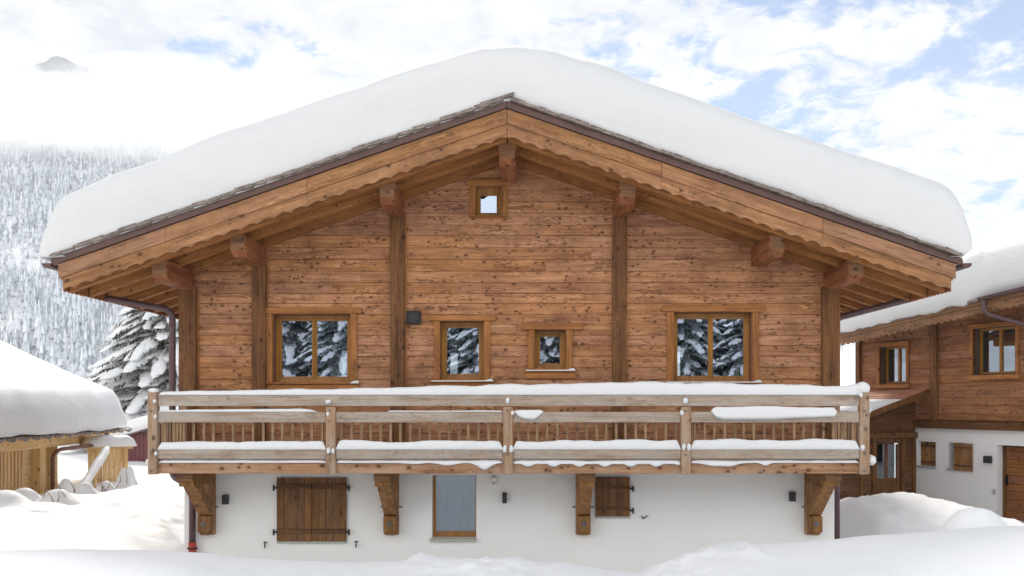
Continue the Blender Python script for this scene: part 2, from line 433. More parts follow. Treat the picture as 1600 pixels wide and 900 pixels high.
# purlins
def purlin(xc, w, zb, h, y0, cap=False):
    mb = MB()
    cut = .16
    poly = [(y0, zb+cut*.55), (y0, zb+h), (.15, zb+h), (.15, zb), (y0+cut, zb)]
    mb.prism_x(poly, xc-w/2, xc+w/2)
    o = mb.build('purlin', M['beam'], chalet, bevel=.018)
    e = MB().prism_x([(y0-.006, zb+cut*.6), (y0-.006, zb+h-.015), (y0+.002, zb+h-.015), (y0+.002, zb+cut*.6)], xc-w/2+.018, xc+w/2-.018)
    e.build('beam_end', M['endgrain'], o)
    if cap:
        MB().box(xc-w/2-.012, xc+w/2+.012, y0-.03, y0+.06, zb+h-.13, zb+h-.005).build('end_cap', M['endgrain'], o, bevel=.008)
purlin(0, .265, 6.80, .36, -1.25, True)
for sx in (-1, 1):
    purlin(sx*1.92, .25, 6.19, .34, -1.23, True)
    purlin(sx*4.30, .245, 5.35, .34, -1.23)
    purlin(sx*5.55, .25, 4.95, .34, -1.23)
# roof
roof = MB()
Y0, Y1, XE = -1.56, 9.6, 6.98
for sx in (-1, 1):
    roof.prism_y([(0, 7.37), (sx*XE, 7.37-SL*XE), (sx*XE, 7.48-SL*XE), (0, 7.48)], Y0+.06, Y1)
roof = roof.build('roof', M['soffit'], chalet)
for sx in (-1, 1):       # sheathing boards seen from below, running with the ridge
    mb = MB(); x = .02; i = 0
    while x < XE:
        x2 = min(x+.17, XE)
        mb.prism_y([(sx*x, 7.335-SL*x), (sx*(x2-.006), 7.335-SL*(x2-.006)), (sx*(x2-.006), 7.362-SL*(x2-.006)), (sx*x, 7.362-SL*x)], Y0+.07, Y1)
        x = x2
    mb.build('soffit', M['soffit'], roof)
    mt = M['raft_l'] if sx < 0 else M['raft_r']; y = -1.42
    while y < 7:
        zb = RB-.01
        MB().prism_y([(sx*.012, zb), (sx*(XE-.1), zb-SL*(XE-.1)), (sx*(XE-.1), 7.33-SL*(XE-.1)), (sx*.012, 7.33)], y, y+.13).build('rafter', mt, roof, bevel=.01)
        y += .66
    bt = M['barge_l'] if sx < 0 else M['barge_r']
    HB = 7.055
    def line(c): return lambda x: c-SL*abs(x)
    n = 6; cuts = [.004, 2.4, 4.9, HB] if sx > 0 else [.004, 3.1, 5.3, HB]
    up = MB(); dn = MB()
    for a, b_ in zip(cuts, cuts[1:]):
        b1 = b_-.004
        e1 = 6.96 if b_ == HB else b1; e2 = 6.88 if b_ == HB else b1
        up.prism_y([(sx*a, 7.565-SL*a), (sx*e1, 7.565-SL*e1), (sx*e1, 7.34-SL*e1), (sx*a, 7.34-SL*a)], -1.615, -1.575)
        xs = [sx*(a+(e2-a)*i/110) for i in range(111)]
        sc = lambda x: 7.165-SL*abs(x)-.045*(1-abs(math.sin(math.pi*abs(x)/.258)))
        dn.strip(xs, line(7.335), sc, -1.598, -1.562)
    up.build('barge_board', bt, roof, bevel=.006)
    dn.build('scalloped_board', bt, roof)
    MB().prism_y([(sx*.003, 7.68), (sx*HB, 7.68-SL*HB), (sx*HB, 7.572-SL*HB), (sx*.003, 7.572)], -1.645, -1.56).build('metal_trim', M['trim'], roof, bevel=.006)
    # slate courses at the verge
    tb = MB(); x = .05
    rr = random.Random(5+sx)
    while x < HB-.05:
        l = rr.uniform(.2, .3) if sx < 0 else rr.uniform(.07, .28); x2 = min(x+l, HB)
        t = rr.uniform(.025, .045); tilt = rr.uniform(.004, .022) if sx < 0 else rr.uniform(-.005, .012); yy = -1.72+rr.uniform(-.012, .02)
        z1_, z2_ = 7.686-SL*x, 7.686-SL*x2+tilt
        tb.prism_y([(sx*x, z1_), (sx*x2, z2_), (sx*x2, z2_+t), (sx*x, z1_+t)], yy, -1.2)
        if rr.random() < .7: tb.prism_y([(sx*(x+.03), z1_+t+.002), (sx*x2, z2_+t+.002), (sx*x2, z2_+t+.02), (sx*(x+.03), z1_+t+.02)], yy+.02, -1.2)
        x = x2-.008
    tb.build('roof_tile_edge', M['tile'], roof)
    # side eave: small scallops, gutter
    eb = MB(); ys = []
    n = 420; x0 = sx*6.90
    zt = 7.36-SL*6.9; vs = []; fs = []
    for i in range(n+1):
        y = -1.53+(9.4+1.53)*i/n; zb_ = zt-.20-.035*abs(math.sin(math.pi*y/.13))
        vs += [(x0, y, zb_), (x0, y, zt), (x0+sx*.025, y, zt), (x0+sx*.025, y, zb_)]
    for i in range(n):
        for j in range(4):
            k = (j+1) % 4; fs.append((4*i+j, 4*i+k, 4*i+4+k, 4*i+4+j))
    fs += [(0,1,2,3), (4*n+3,4*n+2,4*n+1,4*n)]
    eb.add(vs, fs); eb.build('eave_board', M['raft_l'], roof)
    gx, gz, gr = sx*7.10, 5.16, .075
    gm = MB(); prof = []
    for k in range(9):
        a = math.pi+math.pi*k/8; prof.append((gx+gr*math.cos(a), gz+gr*math.sin(a)))
    for k in range(8, -1, -1):
        a = math.pi+math.pi*k/8; prof.append((gx+(gr-.008)*math.cos(a), gz+(gr-.008)*math.sin(a)))
    gm.prism_y(prof, -1.68, 9.5); gm.prism_y(prof[:9], -1.69, -1.682)
    gm.build('gutter', M['trim'], roof)
MB().prism_y([(-.42, 7.70-.10), (.10, 7.735), (.115, 7.80), (-.42, 7.665-.03)], -1.70, -1.1).build('ridge_tile', M['tile'], roof, bevel=.006)

def bend(pts, r=.12, n=5):
    """round the corners of a polyline"""
    pts = [Vector(p) for p in pts]; out = [pts[0]]
    for a, b_, c in zip(pts, pts[1:], pts[2:]):
        d1 = (a-b_); d2 = (c-b_); rr = min(r, d1.length*.45, d2.length*.45)
        p, q = b_+d1.normalized()*rr, b_+d2.normalized()*rr
        for i in range(n+1):
            t = i/n; out.append(p*(1-t)**2+b_*2*t*(1-t)+q*t*t)
    out.append(pts[-1]); return out
def pipe_rings(mb, pts, r): 
    for p, q in pts: mb.tube([p, q], r, 12)
dp = MB(); dp.tube(bend([(-7.10,-.10,5.10), (-7.10,-.10,4.84), (-5.785,-.04,4.60), (-5.785,-.04,1.95), (-5.785,-.04,1.75), (-5.42,-.10,1.55), (-5.42,-.10,.55)], .17, 7), .056, 14)
d1 = dp.build('downpipe', M['aubergine'], chalet, smooth=True)
cb = MB(); cb.tube([(-5.785,-.04,4.36), (-5.785,-.04,4.33)], .064, 14).tube([(-5.785,-.04,3.2), (-5.785,-.04,3.17)], .064, 14).tube([(-6.9,-.09,4.80),(-6.87,-.088,4.795)], .063, 14); cb.tube([(-5.95,-.05,4.635),(-5.92,-.05,4.63)], .063, 14)
cb.tube([(-5.42,-.10,1.38), (-5.42,-.10,1.36)], .064, 14).box(-5.48,-5.36,-.03,.01,1.36,1.38)
cb.build('pipe_clip', M['trim'], d1)
MB().tube([(-5.42,-.10,.62), (-5.42,-.10,-.3)], .066, 14).build('pipe_foot', M['redpipe'], d1)
MB().tube([(-5.42,-.10,.53), (-5.42,-.10,.505)], .085, 14).build('pipe_clip', M['iron'], d1)
dp = MB(); dp.tube(bend([(7.10,-.10,5.10), (7.10,-.10,4.84), (5.76,.36,4.50), (5.76,.36,4.2), (5.76,.3,-.2)], .17, 7), .054, 14)
d2 = dp.build('downpipe', M['aubergine'], chalet, smooth=True)
MB().tube([(6.9,-.03,4.795),(6.87,-.02,4.79)], .062, 14).tube([(5.95,.3,4.55),(5.92,.31,4.545)], .062, 14).build('pipe_clip', M['trim'], d2)

# windows
def window(o, parent, hx0, hx1, hz0, hz1, cl_, cr, under=None, double=False, glass=None, rec=.2, top=0, fr=.055, head=True, casedep=.035, bottom=None, side_ext=0):
    x0, x1, z0, z1 = o
    m = MB(); yf = rec
    fw = fr
    w = MB().box(x0, x0+fw, yf, yf+.07, z0, z1).box(x1-fw, x1, yf, yf+.07, z0, z1).box(x0+fw+.001, x1-fw-.001, yf, yf+.07, z0, z0+fw*1.1).box(x0+fw+.001, x1-fw-.001, yf, yf+.07, z1-fw-top, z1)
    win = w.build('window', M['sash'], parent, bevel=.006)
    g0, g1, g2, g3 = x0+fw, x1-fw, z0+fw*1.1, z1-fw-top
    sw = .042
    panes = [(g0, (g0+g1)/2-.002), ((g0+g1)/2+.002, g1)] if double else [(g0, g1)]
    for a, b_ in panes:
        s = MB().box(a, a+sw, yf+.012, yf+.06, g2, g3).box(b_-sw, b_, yf+.012, yf+.06, g2, g3).box(a+sw+.001, b_-sw-.001, yf+.012, yf+.06, g2, g2+sw).box(a+sw+.001, b_-sw-.001, yf+.012, yf+.06, g3-sw, g3)
        s.build('sash', M['sash'], win, bevel=.005)
        MB().box(a+sw-.004, b_-sw+.004, yf+.03, yf+.036, g2+sw-.004, g3-sw+.004).build('pane', glass or M['glass'], win)
    if double: MB().box((g0+g1)/2-.016, (g0+g1)/2+.016, yf-.012, yf+.01, g2-.01, g3+.01).build('mullion', M['sash'], win, bevel=.004)
    # reveal
    rv = MB().box(x0-.03, x0-.001, -.005, yf+.07, z0-.03, z1+.03).box(x1+.001, x1+.03, -.005, yf+.07, z0-.03, z1+.03).box(x0, x1, -.005, yf+.07, z1+.001, z1+.03).box(x0, x1, -.02, yf+.07, z0-.03, z0-.001)
    rv.build('reveal', M['casing_h'], win)
    if head:
        cs = MB().box(hx0, hx1, -casedep-.02, -.007, hz0, hz1)
        cs.build('casing', M['casing_h'], win, bevel=.01)
        cz0 = z0-(0.005)
        for q in (cl_, cr): MB().box(q[0], q[1], -casedep, -.007, cz0, hz0-.003).build('casing', M['casing_v'], win, bevel=.008)
        if under:
            MB().box(under[0], under[1], -casedep-.035, -.007, under[3]-.002, z0-.008).build('sill', M['casing_h'], win, bevel=.006)
            MB().box(under[0]+.02, under[1]-.02, -casedep, -.007, under[2], under[3]-.006).build('apron', M['casing_h'], win, bevel=.008)
    return win
Z = lambda py: PZ(py, 0)
X = lambda px: PX(px, 0)
wA = window(openA, chalet, X(416),X(565),Z(489.5),Z(481),(X(416),X(426)),(X(548),X(558)), (X(416),X(563),Z(611),Z(600)), double=True)
wB = window(openB, chalet, X(670),X(770.5),Z(501.5),Z(493),(X(678),X(687.6)),(X(756.5),X(766)), (X(671),X(771),Z(606),Z(597.5)))
wC = window(openC, chalet, X(816),X(909),Z(515.5),Z(506),(X(825),X(835)),(X(884.4),X(894.7)), (X(819),X(901),Z(592),Z(581)))
wD = window(openD, chalet, X(1034.5),X(1193),Z(487.5),Z(477.5),(X(1041.5),X(1052.6)),(X(1175.4),X(1185.5)), (X(1038),X(1189),Z(608),Z(599.5)), double=True)
wE = window(openE, chalet, X(728.5),X(800),Z(290.5),Z(281),(X(733.5),X(743.2)),(X(782.8),X(792)), (X(732),X(794),Z(341.5),Z(339)), rec=.14, top=.05, fr=.035)
for nm, hx in (('casing_end', X(770)),):
    MB().tube([(hx,-.06,Z(497)),(hx,-.012,Z(497))], .055, 14).build('casing_end', M['casing_h'], wB)
# ground floor window with curtain
x0,x1,z0,z1 = GW
w = MB().box(x0,x0+.045,.17,.24,z0,z1).box(x1-.02,x1,.17,.24,z0,z1).box(x0+.046,x1-.021,.17,.24,z0,z0+.095).box(x0+.046,x1-.021,.17,.24,z1-.02,z1)
wg = w.build('window', M['sash'], chalet, bevel=.005)
MB().box(x0+.04,x1-.015,.20,.206,z0+.09,z1-.015).build('pane', M['glass_low'], wg)
rows = [[(x0+.03+(x1-x0-.04)*i/80, .27+.012*math.sin(i*.9+.7*math.sin(i*.23))+.006*math.sin(i*2.1), z) for i in range(81)] for z in (z0+.08, z1-.01)]
MB().grid(rows).build('curtain', M['curtain'], wg, smooth=True)
bx('window_backing', M['white'], wg, x0+.01,x1-.01,.315,.33,z0,z1,0)
bx('sill', M['stone'], wg, X(672),X(745),-.05,.17,Z(846),Z(841.3))
# shutters
def shutter(x0, x1, z0, z1, n, parent, y=-.03, hinges=(), straps=()):
    m = MB(); w = (x1-x0)/n
    for i in range(n): m.box(x0+w*i+.0015, x0+w*(i+1)-.0015, y, y+.035, z0, z1)
    s = m.build('shutter', M['shutter'], parent, bevel=.004)
    for a, b_ in straps: MB().box(x0+.004, x1-.004, y-.022, y-.001, a, b_).build('batten', M['strap'], s, bevel=.005)
    for hx, hz in hinges:
        MB().box(hx-.035, hx+.035, y-.03, y-.005, hz-.012, hz+.012).tube([(hx+(.03 if hx > (x0+x1)/2 else -.03), y-.02, hz-.05), (hx+(.03 if hx > (x0+x1)/2 else -.03), y-.02, hz+.05)], .016, 8).box(hx-.02, hx+.02, y, .03, hz-.014, hz+.014).build('hinge', M['iron'], s)
    return s
st = [(Z(763.5),Z(756)), (Z(833.5),Z(826))]
s1 = shutter(X(433),X(487.3),Z(845),Z(746.5),5,chalet,hinges=[(X(431.5),Z(762)),(X(431.5),Z(831))],straps=st)
s2 = shutter(X(488),X(541.7),Z(845),Z(746.5),5,chalet,hinges=[(X(543.5),Z(762)),(X(543.5),Z(831))],straps=st)
bx('sill', M['stone'], chalet, X(433),X(542),-.03,.03,Z(849),Z(845.6))
s3 = shutter(X(930.5),X(984),Z(806),Z(745.5),5,chalet,hinges=[(X(986),Z(763.5)),(X(986),Z(797.5))],straps=[(Z(763.5),Z(759)),(Z(797),Z(792))])
bx('sill', M['stone'], chalet, X(931),X(984),-.03,.03,Z(810),Z(806.6))
for cx, cy, rot in ((414.5,851,0),(556.7,850,0),(1006,808.5,1)):
    m = MB(); x, z = X(cx), Z(cy)
    if not rot: m.box(x-.008,x+.008,-.04,-.025,z-.06,z+.05).box(x-.025,x+.025,-.03,.03,z+.035,z+.05).box(x-.012,x+.02,-.045,-.03,z-.015,z+.0)
    else: m.tube([(x-.05,-.03,z+.03),(x-.02,-.04,z-.015),(x+.06,-.03,z+.035)], .01, 6).box(x-.02,x-.005,-.04,.03,z-.02,z-.005)
    m.build('shutter_catch', M['iron'], chalet)
m = MB().box(X(635),X(658),-.05,-.005,Z(507),Z(486)); vg = m.build('vent', M['iron'], chalet, bevel=.01)
MB().tube([(X(646.5),-.062,Z(497)),(X(646.5),-.05,Z(497))], .085, 18).build('vent_flap', M['lampblack'], vg)

# brackets
def bracket(xc, wd=.255):
    zt = ZD-.012; m = MB()
    yE = -1.15
    # beam with stepped end
    m.prism_x([(yE,zt),(yE,zt-.13),(yE+.10,zt-.15),(yE+.10,zt-.235),(.018,zt-.235),(.018,zt)], xc-wd/2, xc+wd/2)
    w2 = wd*.86
    m.prism_x([(yE+.22,zt-.237),(-.20,zt-.80),(-.03,zt-.80),(-.03,zt-.68),(yE+.55,zt-.237)], xc-w2/2, xc+w2/2)
    m.box(xc-wd/2, xc+wd/2, -.10, .018, .74, zt-.237)
    m.box(xc-w2/2, xc+w2/2, -.26, -.102, .80, zt-.802)
    m.box(xc-w2/2+.03, xc+w2/2-.03, -.22, -.102, .75, .798)
    b = m.build('bracket', M['bracket'], chalet, bevel=.02)
    zc = (.80+zt-.80)/2
    MB().add([(xc-.055,-.262,zc),(xc,-.262,zc-.065),(xc+.055,-.262,zc),(xc,-.262,zc+.065),(xc,-.295,zc)], [(0,1,4),(1,2,4),(2,3,4),(3,0,4),(3,2,1,0)]).build('bolt', M['bolt'], b)
    MB().tube([(xc-wd/2-.06,-.06,1.22),(xc+wd/2+.06,-.06,1.22)], .013, 8).build('bolt_rod', M['bolt'], b)
    MB().box(xc-wd/2+.006, xc+wd/2-.006, yE-.005, yE+.01, zt-.125, zt-.01).build('beam_end', M['endgrain'], b)
for xc in (-5.176, -2.018, 1.278, 5.222): bracket(xc)

# balcony
YF = -1.35
def bz(py): return PZ(py, YF)
def bxx(px): return PX(px, YF)
balc = MB(); x = -5.6
while x < 5.62:
    balc.box(x+.003, min(x+.14, 5.64)-.003, YF+.05, -.012, 1.945, 1.985); x += .14
balc = balc.build('balcony', M['deck'], chalet)
for y in (-1.05, -.2): bx('joist', M['deck'], balc, -5.6, 5.63, y, y+.1, 1.892, 1.942)
bx('edge_board', M['deckboard'], balc, bxx(246), bxx(1345), YF-.005, YF+.045, bz(740), bz(723.5), .01)
MB().box(-5.62,-5.575,YF+.05,-.02,bz(740),bz(723.5)).box(5.60,5.64,YF+.05,-.02,bz(740),bz(723.5)).build('edge_board', M['deck'], balc, bevel=.008)
posts = [240.5, 518, 793.8, 1070.8, 1349]
pxs = [bxx(p) for p in posts]
for i, x in enumerate(pxs):
    outer = i in (0, 4)
    zt = bz(613) if outer else bz(636)
    bx('post', M['railpost'], balc, x-.075, x+.075, YF-.075, YF+.06, bz(741), zt, .015)
    for zz in ([bz(641.5), bz(710)] if not outer else [bz(642), bz(708), bz(735)]):
        MB().tube([(x-.01,YF-.10,zz),(x-.01,YF-.07,zz)], .016, 8).build('bolt', M['bolt'], balc)
# front rails
MB().box(pxs[0]+.078, pxs[4]-.078, YF-.045, YF+.04, bz(634.5), bz(617.5)).build('top_rail', M['rail'], balc, bevel=.01)
for i in range(4):
    a, b_ = pxs[i]+.078, pxs[i+1]-.078
    MB().box(a, b_, YF-.05, YF+.01, bz(660), bz(643.5)).build('rail', M['rail'], balc, bevel=.01)
    MB().box(a, b_, YF-.05, YF+.01, bz(716.5), bz(702.5)).build('rail', M['rail'], balc, bevel=.01)
    n = 17; w = (b_-a)/n; rr = random.Random(i)
    for k in range(n):
        xk = a+w*(k+.5)+rr.uniform(-.008,.008)
        MB().box(xk-.021, xk+.021, YF+.014, YF+.05, bz(712), bz(648)).build('baluster', M['baluster'], balc, bevel=.006)
# side rails
for sx in (-1, 1):
    x = pxs[0] if sx < 0 else pxs[4]
    m = MB()
    for zt_, zb_ in ((617.5,634.5),(643.5,660),(702.5,716.5)):
        m.box(x-.03, x+.03, YF+.07, -.09, bz(zb_), bz(zt_))
    m.build('side_rail', M['railpost'], balc, bevel=.008)
    bx('post', M['railpost'], balc, x-.06, x+.06, -.088, -.012 if sx<0 else -.012, 1.99, bz(613), .01)
    m = MB()
    for k in range(7): m.box(x-.02, x+.02, YF+.2+k*.155, YF+.25+k*.155, bz(702), bz(661))
    m.build('baluster', M['baluster'], balc, bevel=.004)
    if sx > 0: pass

# snow on the balcony (rests on it: things of their own)
def snow_piece(name, label, mb): return tag(mb.build(name, M['snow'], None, smooth=True), label, 'snow')
top_tab = [(235,5),(330,7),(520,10),(640,13),(800,17),(950,20),(1050,20),(1200,18),(1300,15),(1330,17),(1348,17)]
hz_ = lambda x: interp(820+(x-CX)*FPX/(YF-CY), top_tab)/99.0
snow_piece('rail_snow', 'long thick ridge of snow lying along the whole top rail of the balcony', snow_strip('rail_snow', pxs[0]+.09, pxs[4]+.0, YF-.05, YF+.05, bz(617.5)+.001, hz_, over=.012, step=.06))
def part_snow(px0, px1, tab, drip=None, y0=YF-.05, y1=YF+.012, zpy=643.5, lab=''):
    h = lambda x: interp(820+(x-CX)*FPX/(YF-CY), tab)/99.0
    dr = (lambda x: interp(820+(x-CX)*FPX/(YF-CY), drip)/99.0) if drip else None
    snow_piece('rail_snow', lab, snow_strip('rail_snow', bxx(px0), bxx(px1), y0, y1, bz(zpy)+.001, h, dr, over=.012, step=.04, endr=.04))
part_snow(249, 497, [(249,3),(420,4.5),(480,5),(497,1)], lab='thin snow strip on the middle rail of the leftmost balcony bay')
part_snow(606, 786, [(606,2.2),(680,1.6),(760,2.5),(786,2)], lab='faint crust of snow on the middle rail of the second balcony bay')
part_snow(803, 849, [(803,2),(812,3),(849,3)], [(803,0),(812,9),(822,13),(835,13),(841,8),(849,0)], lab='short slab of snow drooping over the middle rail beside the central balcony post')
part_snow(1110, 1306, [(1110,4),(1120,8),(1200,9),(1300,7),(1306,6)], [(1110,0),(1118,10),(1130,13),(1200,13),(1250,10),(1306,8)], lab='long slab of snow drooping over the middle rail of the rightmost balcony bay')
labs = ['thick snow on the lower rail of the leftmost balcony bay', 'thick snow on the lower rail of the second balcony bay from the left', 'thick snow on the lower rail of the third balcony bay from the left', 'thick snow on the lower rail of the rightmost balcony bay']
for i in range(4):
    a, b_ = pxs[i]+.08, pxs[i+1]-.08
    rr = i*3.1
    hh = lambda x, rr=rr: .125+.018*nz(x*1.5, rr)+.01*i
    snow_piece('rail_snow', labs[i], snow_strip('rail_snow', a, b_, YF-.05, YF+.012, bz(702.5)+.001, hh, over=.016, step=.05))
labs = ['thin snow line on the edge board of the leftmost balcony bay', 'thin snow line on the edge board of the second balcony bay, thickening rightwards', 'wavy dripping snow over the edge board of the third balcony bay', 'snow with drooping lobes on the edge board of the rightmost balcony bay']
for i in range(4):
    a, b_ = pxs[i]+.08, pxs[i+1]-.08
    def dr(x, i=i):
        p = 820+(x-CX)*FPX/(YF-CY)
        if i == 0: return .0
        if i == 1: return max(0, .02*sstep(600,700,p)*(1+math.sin(p*.11)))+.075*math.exp(-((p-757)/11)**2)
        if i == 2: return .018+.045*max(0, math.sin((p-815)*2*math.pi/40))
        return .05*math.exp(-((p-1115)/18)**2)+.045*math.exp(-((p-1195)/7)**2)+.05*math.exp(-((p-1140)/14)**2)
    def hh(x, i=i): return .045+.012*nz(x*3, 7.7+i)
    snow_piece('ledge_snow', labs[i], snow_strip('ledge_snow', a, b_, YF-.01, YF+.06, bz(723.5)+.002, hh, dr, over=.02, step=.025))
mb = MB(); rows = []
for i in range(121):
    x = -5.55+11.12*i/120
    rows.append([(x, y, 1.99+d*(1+.2*nz(x*1.2, y*2))) for y, d in ((YF+.06,.0),(YF+.09,.06),(-1.0,.10),(-.6,.11),(-.3,.10),(-.12,.05),(-.1,0))])
mb.grid(rows); snow_piece('deck_snow', 'shaded snow lying on the balcony floor behind the rails', mb)
# snow lumps on bolts and post tops
lump = [(pxs[0],611,.085,.075,.05,'little snow cap on top of the left end post of the balcony'),
        (pxs[4]-.02,607,.12,.09,.10,'rounded snow cap on top of the right end post of the balcony'),
        (bxx(514),628,.045,.05,.035,'snow blob on the second balcony post just under the top rail'),
        (bxx(793.5),626,.032,.05,.05,'drop shaped snow blob on the central balcony post under the top rail'),
        (bxx(1070),626,.04,.05,.05,'snow blob on the fourth balcony post under the top rail')]
for x, py, rx, ry, rz_, lab in lump:
    snow_piece('snow_lump', lab, MB().blob((x, YF-(.06 if rx < .06 else .0), bz(py)), rx, ry, rz_, jit=.3, seed=x))
sm = [(245,627,.03,'left end post beside the top rail'),(246,651,.03,'left end post beside the middle rail'),(247,708,.03,'left end post beside the lower rail'),
      (514,647,.032,'second post beside the middle rail'),(515,704,.034,'second post, left of the two beside the lower rail'),(522,704,.03,'second post, right of the two beside the lower rail'),
      (801,645,.033,'central post beside the middle rail'),(789,701,.04,'central post, left of the two beside the lower rail'),(799,701,.04,'central post, right of the two beside the lower rail'),
      (1064,645,.036,'fourth post beside the middle rail'),(1067,698,.038,'fourth post, left of the two beside the lower rail'),(1075,698,.038,'fourth post, right of the two beside the lower rail'),
      (1342,617,.038,'right end post beside the top rail'),(1345,699,.036,'right end post beside the lower rail'),(1358,641,.04,'outer side of the right end post'),(1362,719,.075,'foot of the right end post, jutting outwards'),(233,722,.06,'foot of the left end post, jutting outwards')]
for px, py, r, lab in sm:
    o = snow_piece('snow_blob', 'small snow blob on the balcony '+lab, MB().blob((bxx(px), YF-.085 if 240 < px < 1350 else YF, bz(py)), r*.85, r, r*(1.5 if 690 < py < 705 else 1.1), 10, 7, jit=.35, seed=px)); o['group'] = 'snow blobs on the balcony posts'

# snow on window sills
for (o, hx, lab) in ((wA,(X(548),X(562)),'pinch of snow on the right end of the left double window sill'),(wB,(X(673),X(771)),'thin snow line on the sill of the narrow middle window'),(wC,(X(821),X(899)),'thin snow line on the sill of the small dark middle window'),(wD,(X(1039),X(1189)),'thin snow line on the sill of the right double window')):
    zb = {wA:Z(599.3), wB:Z(596.3), wC:Z(579.8), wD:Z(598.2)}[o]
    snow_piece('sill_snow', lab, snow_strip('sill_snow', hx[0], hx[1], -.072, -.037, zb, lambda x, h=hx: .022+.03*sstep(h[1]-.18, h[1]-.04, x)*(1), over=.006, step=.02, endr=.03))

# roof snow
YT = -1.05
outl = [((119,411),(100,404)),((96,412.5),(93,406)),((74,412),(86,406)),((67,405),(89,405)),((69,375),(100,401)),((74,350),(118,395)),((79,332),(140,387)),((88,316),(165,378)),((105,303),(190,370)),((140,289),(215,361)),((190,271),(250,349)),((260,247),(300,332)),
        ((340,217),(360,311)),((420,187),(430,287)),((500,158),(500,262)),((570,134),(560,241)),((630,115),(620,220)),((680,99),(672,202)),((715,88),(710,189)),((750,80),(745,177)),((785,77),(778,166)),((815,77),(805,162)),((850,82),(835,171)),
        ((890,92),(870,184)),((930,105),(912,199)),((990,129),(975,221)),((1060,152),(1048,246)),((1130,175),(1120,271)),((1200,201),(1190,295)),((1270,222),(1262,320)),((1340,243),(1330,344)),((1400,261),(1385,363)),((1440,275),(1415,374)),((1470,287),(1440,382)),((1490,302),(1460,389)),
        ((1501,320),(1475,394)),((1508,345),(1490,399)),((1512,370),(1500,403)),((1512,388),(1505,405)),((1508,396),(1503,406)),((1490,408),(1498,406)),((1467,411),(1490,405))]
def cat(pts, n):
    out = []
    for i in range(len(pts)-1):
        p0, p1, p2, p3 = pts[max(i-1,0)], pts[i], pts[i+1], pts[min(i+2,len(pts)-1)]
        for k in range(n):
            t = k/n
            out.append(tuple(.5*((2*b)+(-a+c)*t+(2*a-5*b+4*c-d)*t*t+(-a+3*b-3*c+d)*t**3) for a,b,c,d in zip(p0,p1,p2,p3)))
    out.append(tuple(pts[-1])); return out
flat = cat([(*t, *b_) for t, b_ in outl], 6)
prof = [(-1.30,-.05),(-1.60,-.03),(-1.655,.02),(-1.685,.10),(-1.70,.20),(-1.71,.32),(-1.71,.44),(-1.70,.56),(-1.675,.67),(-1.63,.77),(-1.56,.85),(-1.46,.915),(-1.33,.955),(-1.18,.985),(-1.0,1),(-.7,1.0),(-.2,1),(.5,1),(1.5,1),(3,1),(5,1),(7,1),(8.6,.99),(9.4,.93),(9.8,.75),(9.9,.4),(9.85,0)]
rows = []
for (tx, ty, bx_, by_) in flat:
    T = Vector((PX(tx,-1.35), 0, PZ(ty,YT))); B = Vector((PX(bx_,-1.65), 0, PZ(by_,-1.65)+.045))
    row = []
    for y, h in prof:
        p = B.lerp(T, h)
        k = .035*nz(p.x*.55, y*.55, p.z*.55, 1, 3)
        bulge = 0
        p.y = y+(.07*nz(p.x*.35, 3.3, p.z*.9) + .015*nz(p.x*2.2, 1.3, p.z*2.2) if y < -1.3 and h > .02 else 0)
        p.z += k*h*1.5
        row.append(tuple(p))
    rows.append(row)
tag(MB().grid(rows).build('roof_snow', M['roofsnow'], None, smooth=True), 'metre deep rounded slab of snow lying on the large chalet roof', 'snow')

# wall lamps and boxes on the main chalet (fixed to the wall, each its own)
def lamp(px, py, lab, Yw=0.0, w=.10, h=.165):
    x, z = PX(px,Yw), PZ(py,Yw)
    t = thing('wall_lamp', lab, 'lamp', (x, .02, z), 0, 'black box lamps on the white walls')
    MB().box(-w/2,w/2,-.105,-.02,-h/2,h/2).build('lamp_body', M['lampblack'], t, bevel=.006)
    MB().box(-w/2+.02,w/2-.02,-.02,0,-h/2+.03,h/2-.03).build('lamp_mount', M['iron'], t)
    MB().box(-w/2+.015,w/2-.015,-.09,-.035,-h/2-.003,-h/2+.001).build('lamp_lens', M['white'], t)
    return t
lamp(353.5, 780, 'black wall lamp beside the leftmost bracket')
lamp(788.5, 777.5, 'slim black wall lamp right of the curtained ground floor window', w=.075, h=.18)
lamp(1237, 775.5, 'black wall lamp beside the rightmost bracket')
t = thing('motion_sensor', 'small white sensor box above the slim lamp on the white wall', 'sensor', (X(771.5), .02, Z(751)))
MB().box(-.045,.045,-.06,0,-.07,.065).build('sensor_body', M['white'], t, bevel=.01)
MB().tube([(0,-.075,-.04),(0,-.055,-.04)], .02, 10).build('sensor_eye', M['grey'], t)

# ================================================================== RIGHT CHALET
RA = R(-67.6)
rh = thing('neighbour_chalet', 'second timber chalet at the right edge, seen obliquely, wood above white wall', 'chalet', (11.09, 9.7, 0), RA)
tx, ty = math.cos(RA), math.sin(RA); nx, ny = math.sin(RA), -math.cos(RA)
def S(px, o=0):
    k = (px-820)/FPX; X0 = 11.09+nx*o-CX; d0 = 25.7+ny*o
    return (k*d0-X0)/(tx-k*ty)
def SZ(px, py, o=0):
    s = S(px, o); d = 25.7+ny*o+ty*s
    return CZ+(630-py)*d/FPX
def ro(px0, px1, pyt, pyb):
    pm = (px0+px1)/2
    return (S(px0), S(px1), SZ(pm, pyb), SZ(pm, pyt))
r1 = ro(1375,1417,541,599); r2 = ro(1521,1588,511,584)
SL0 = S(1337)
zb = 2.42
board_wall(SL0, 8.0, zb+.12, 5.6, [r1, r2], rowh=.2, rnd=random.Random(3)).build('wall', M['wall_dark'], rh)
lining('inner_wall', SL0, 8, zb, 5.6, [r1, r2], .092, .2, M['darkin'], rh)
bx('sill_beam', M['porch'], rh, S(1425), 8.0, -.12, .05, zb-.10, zb+.11)
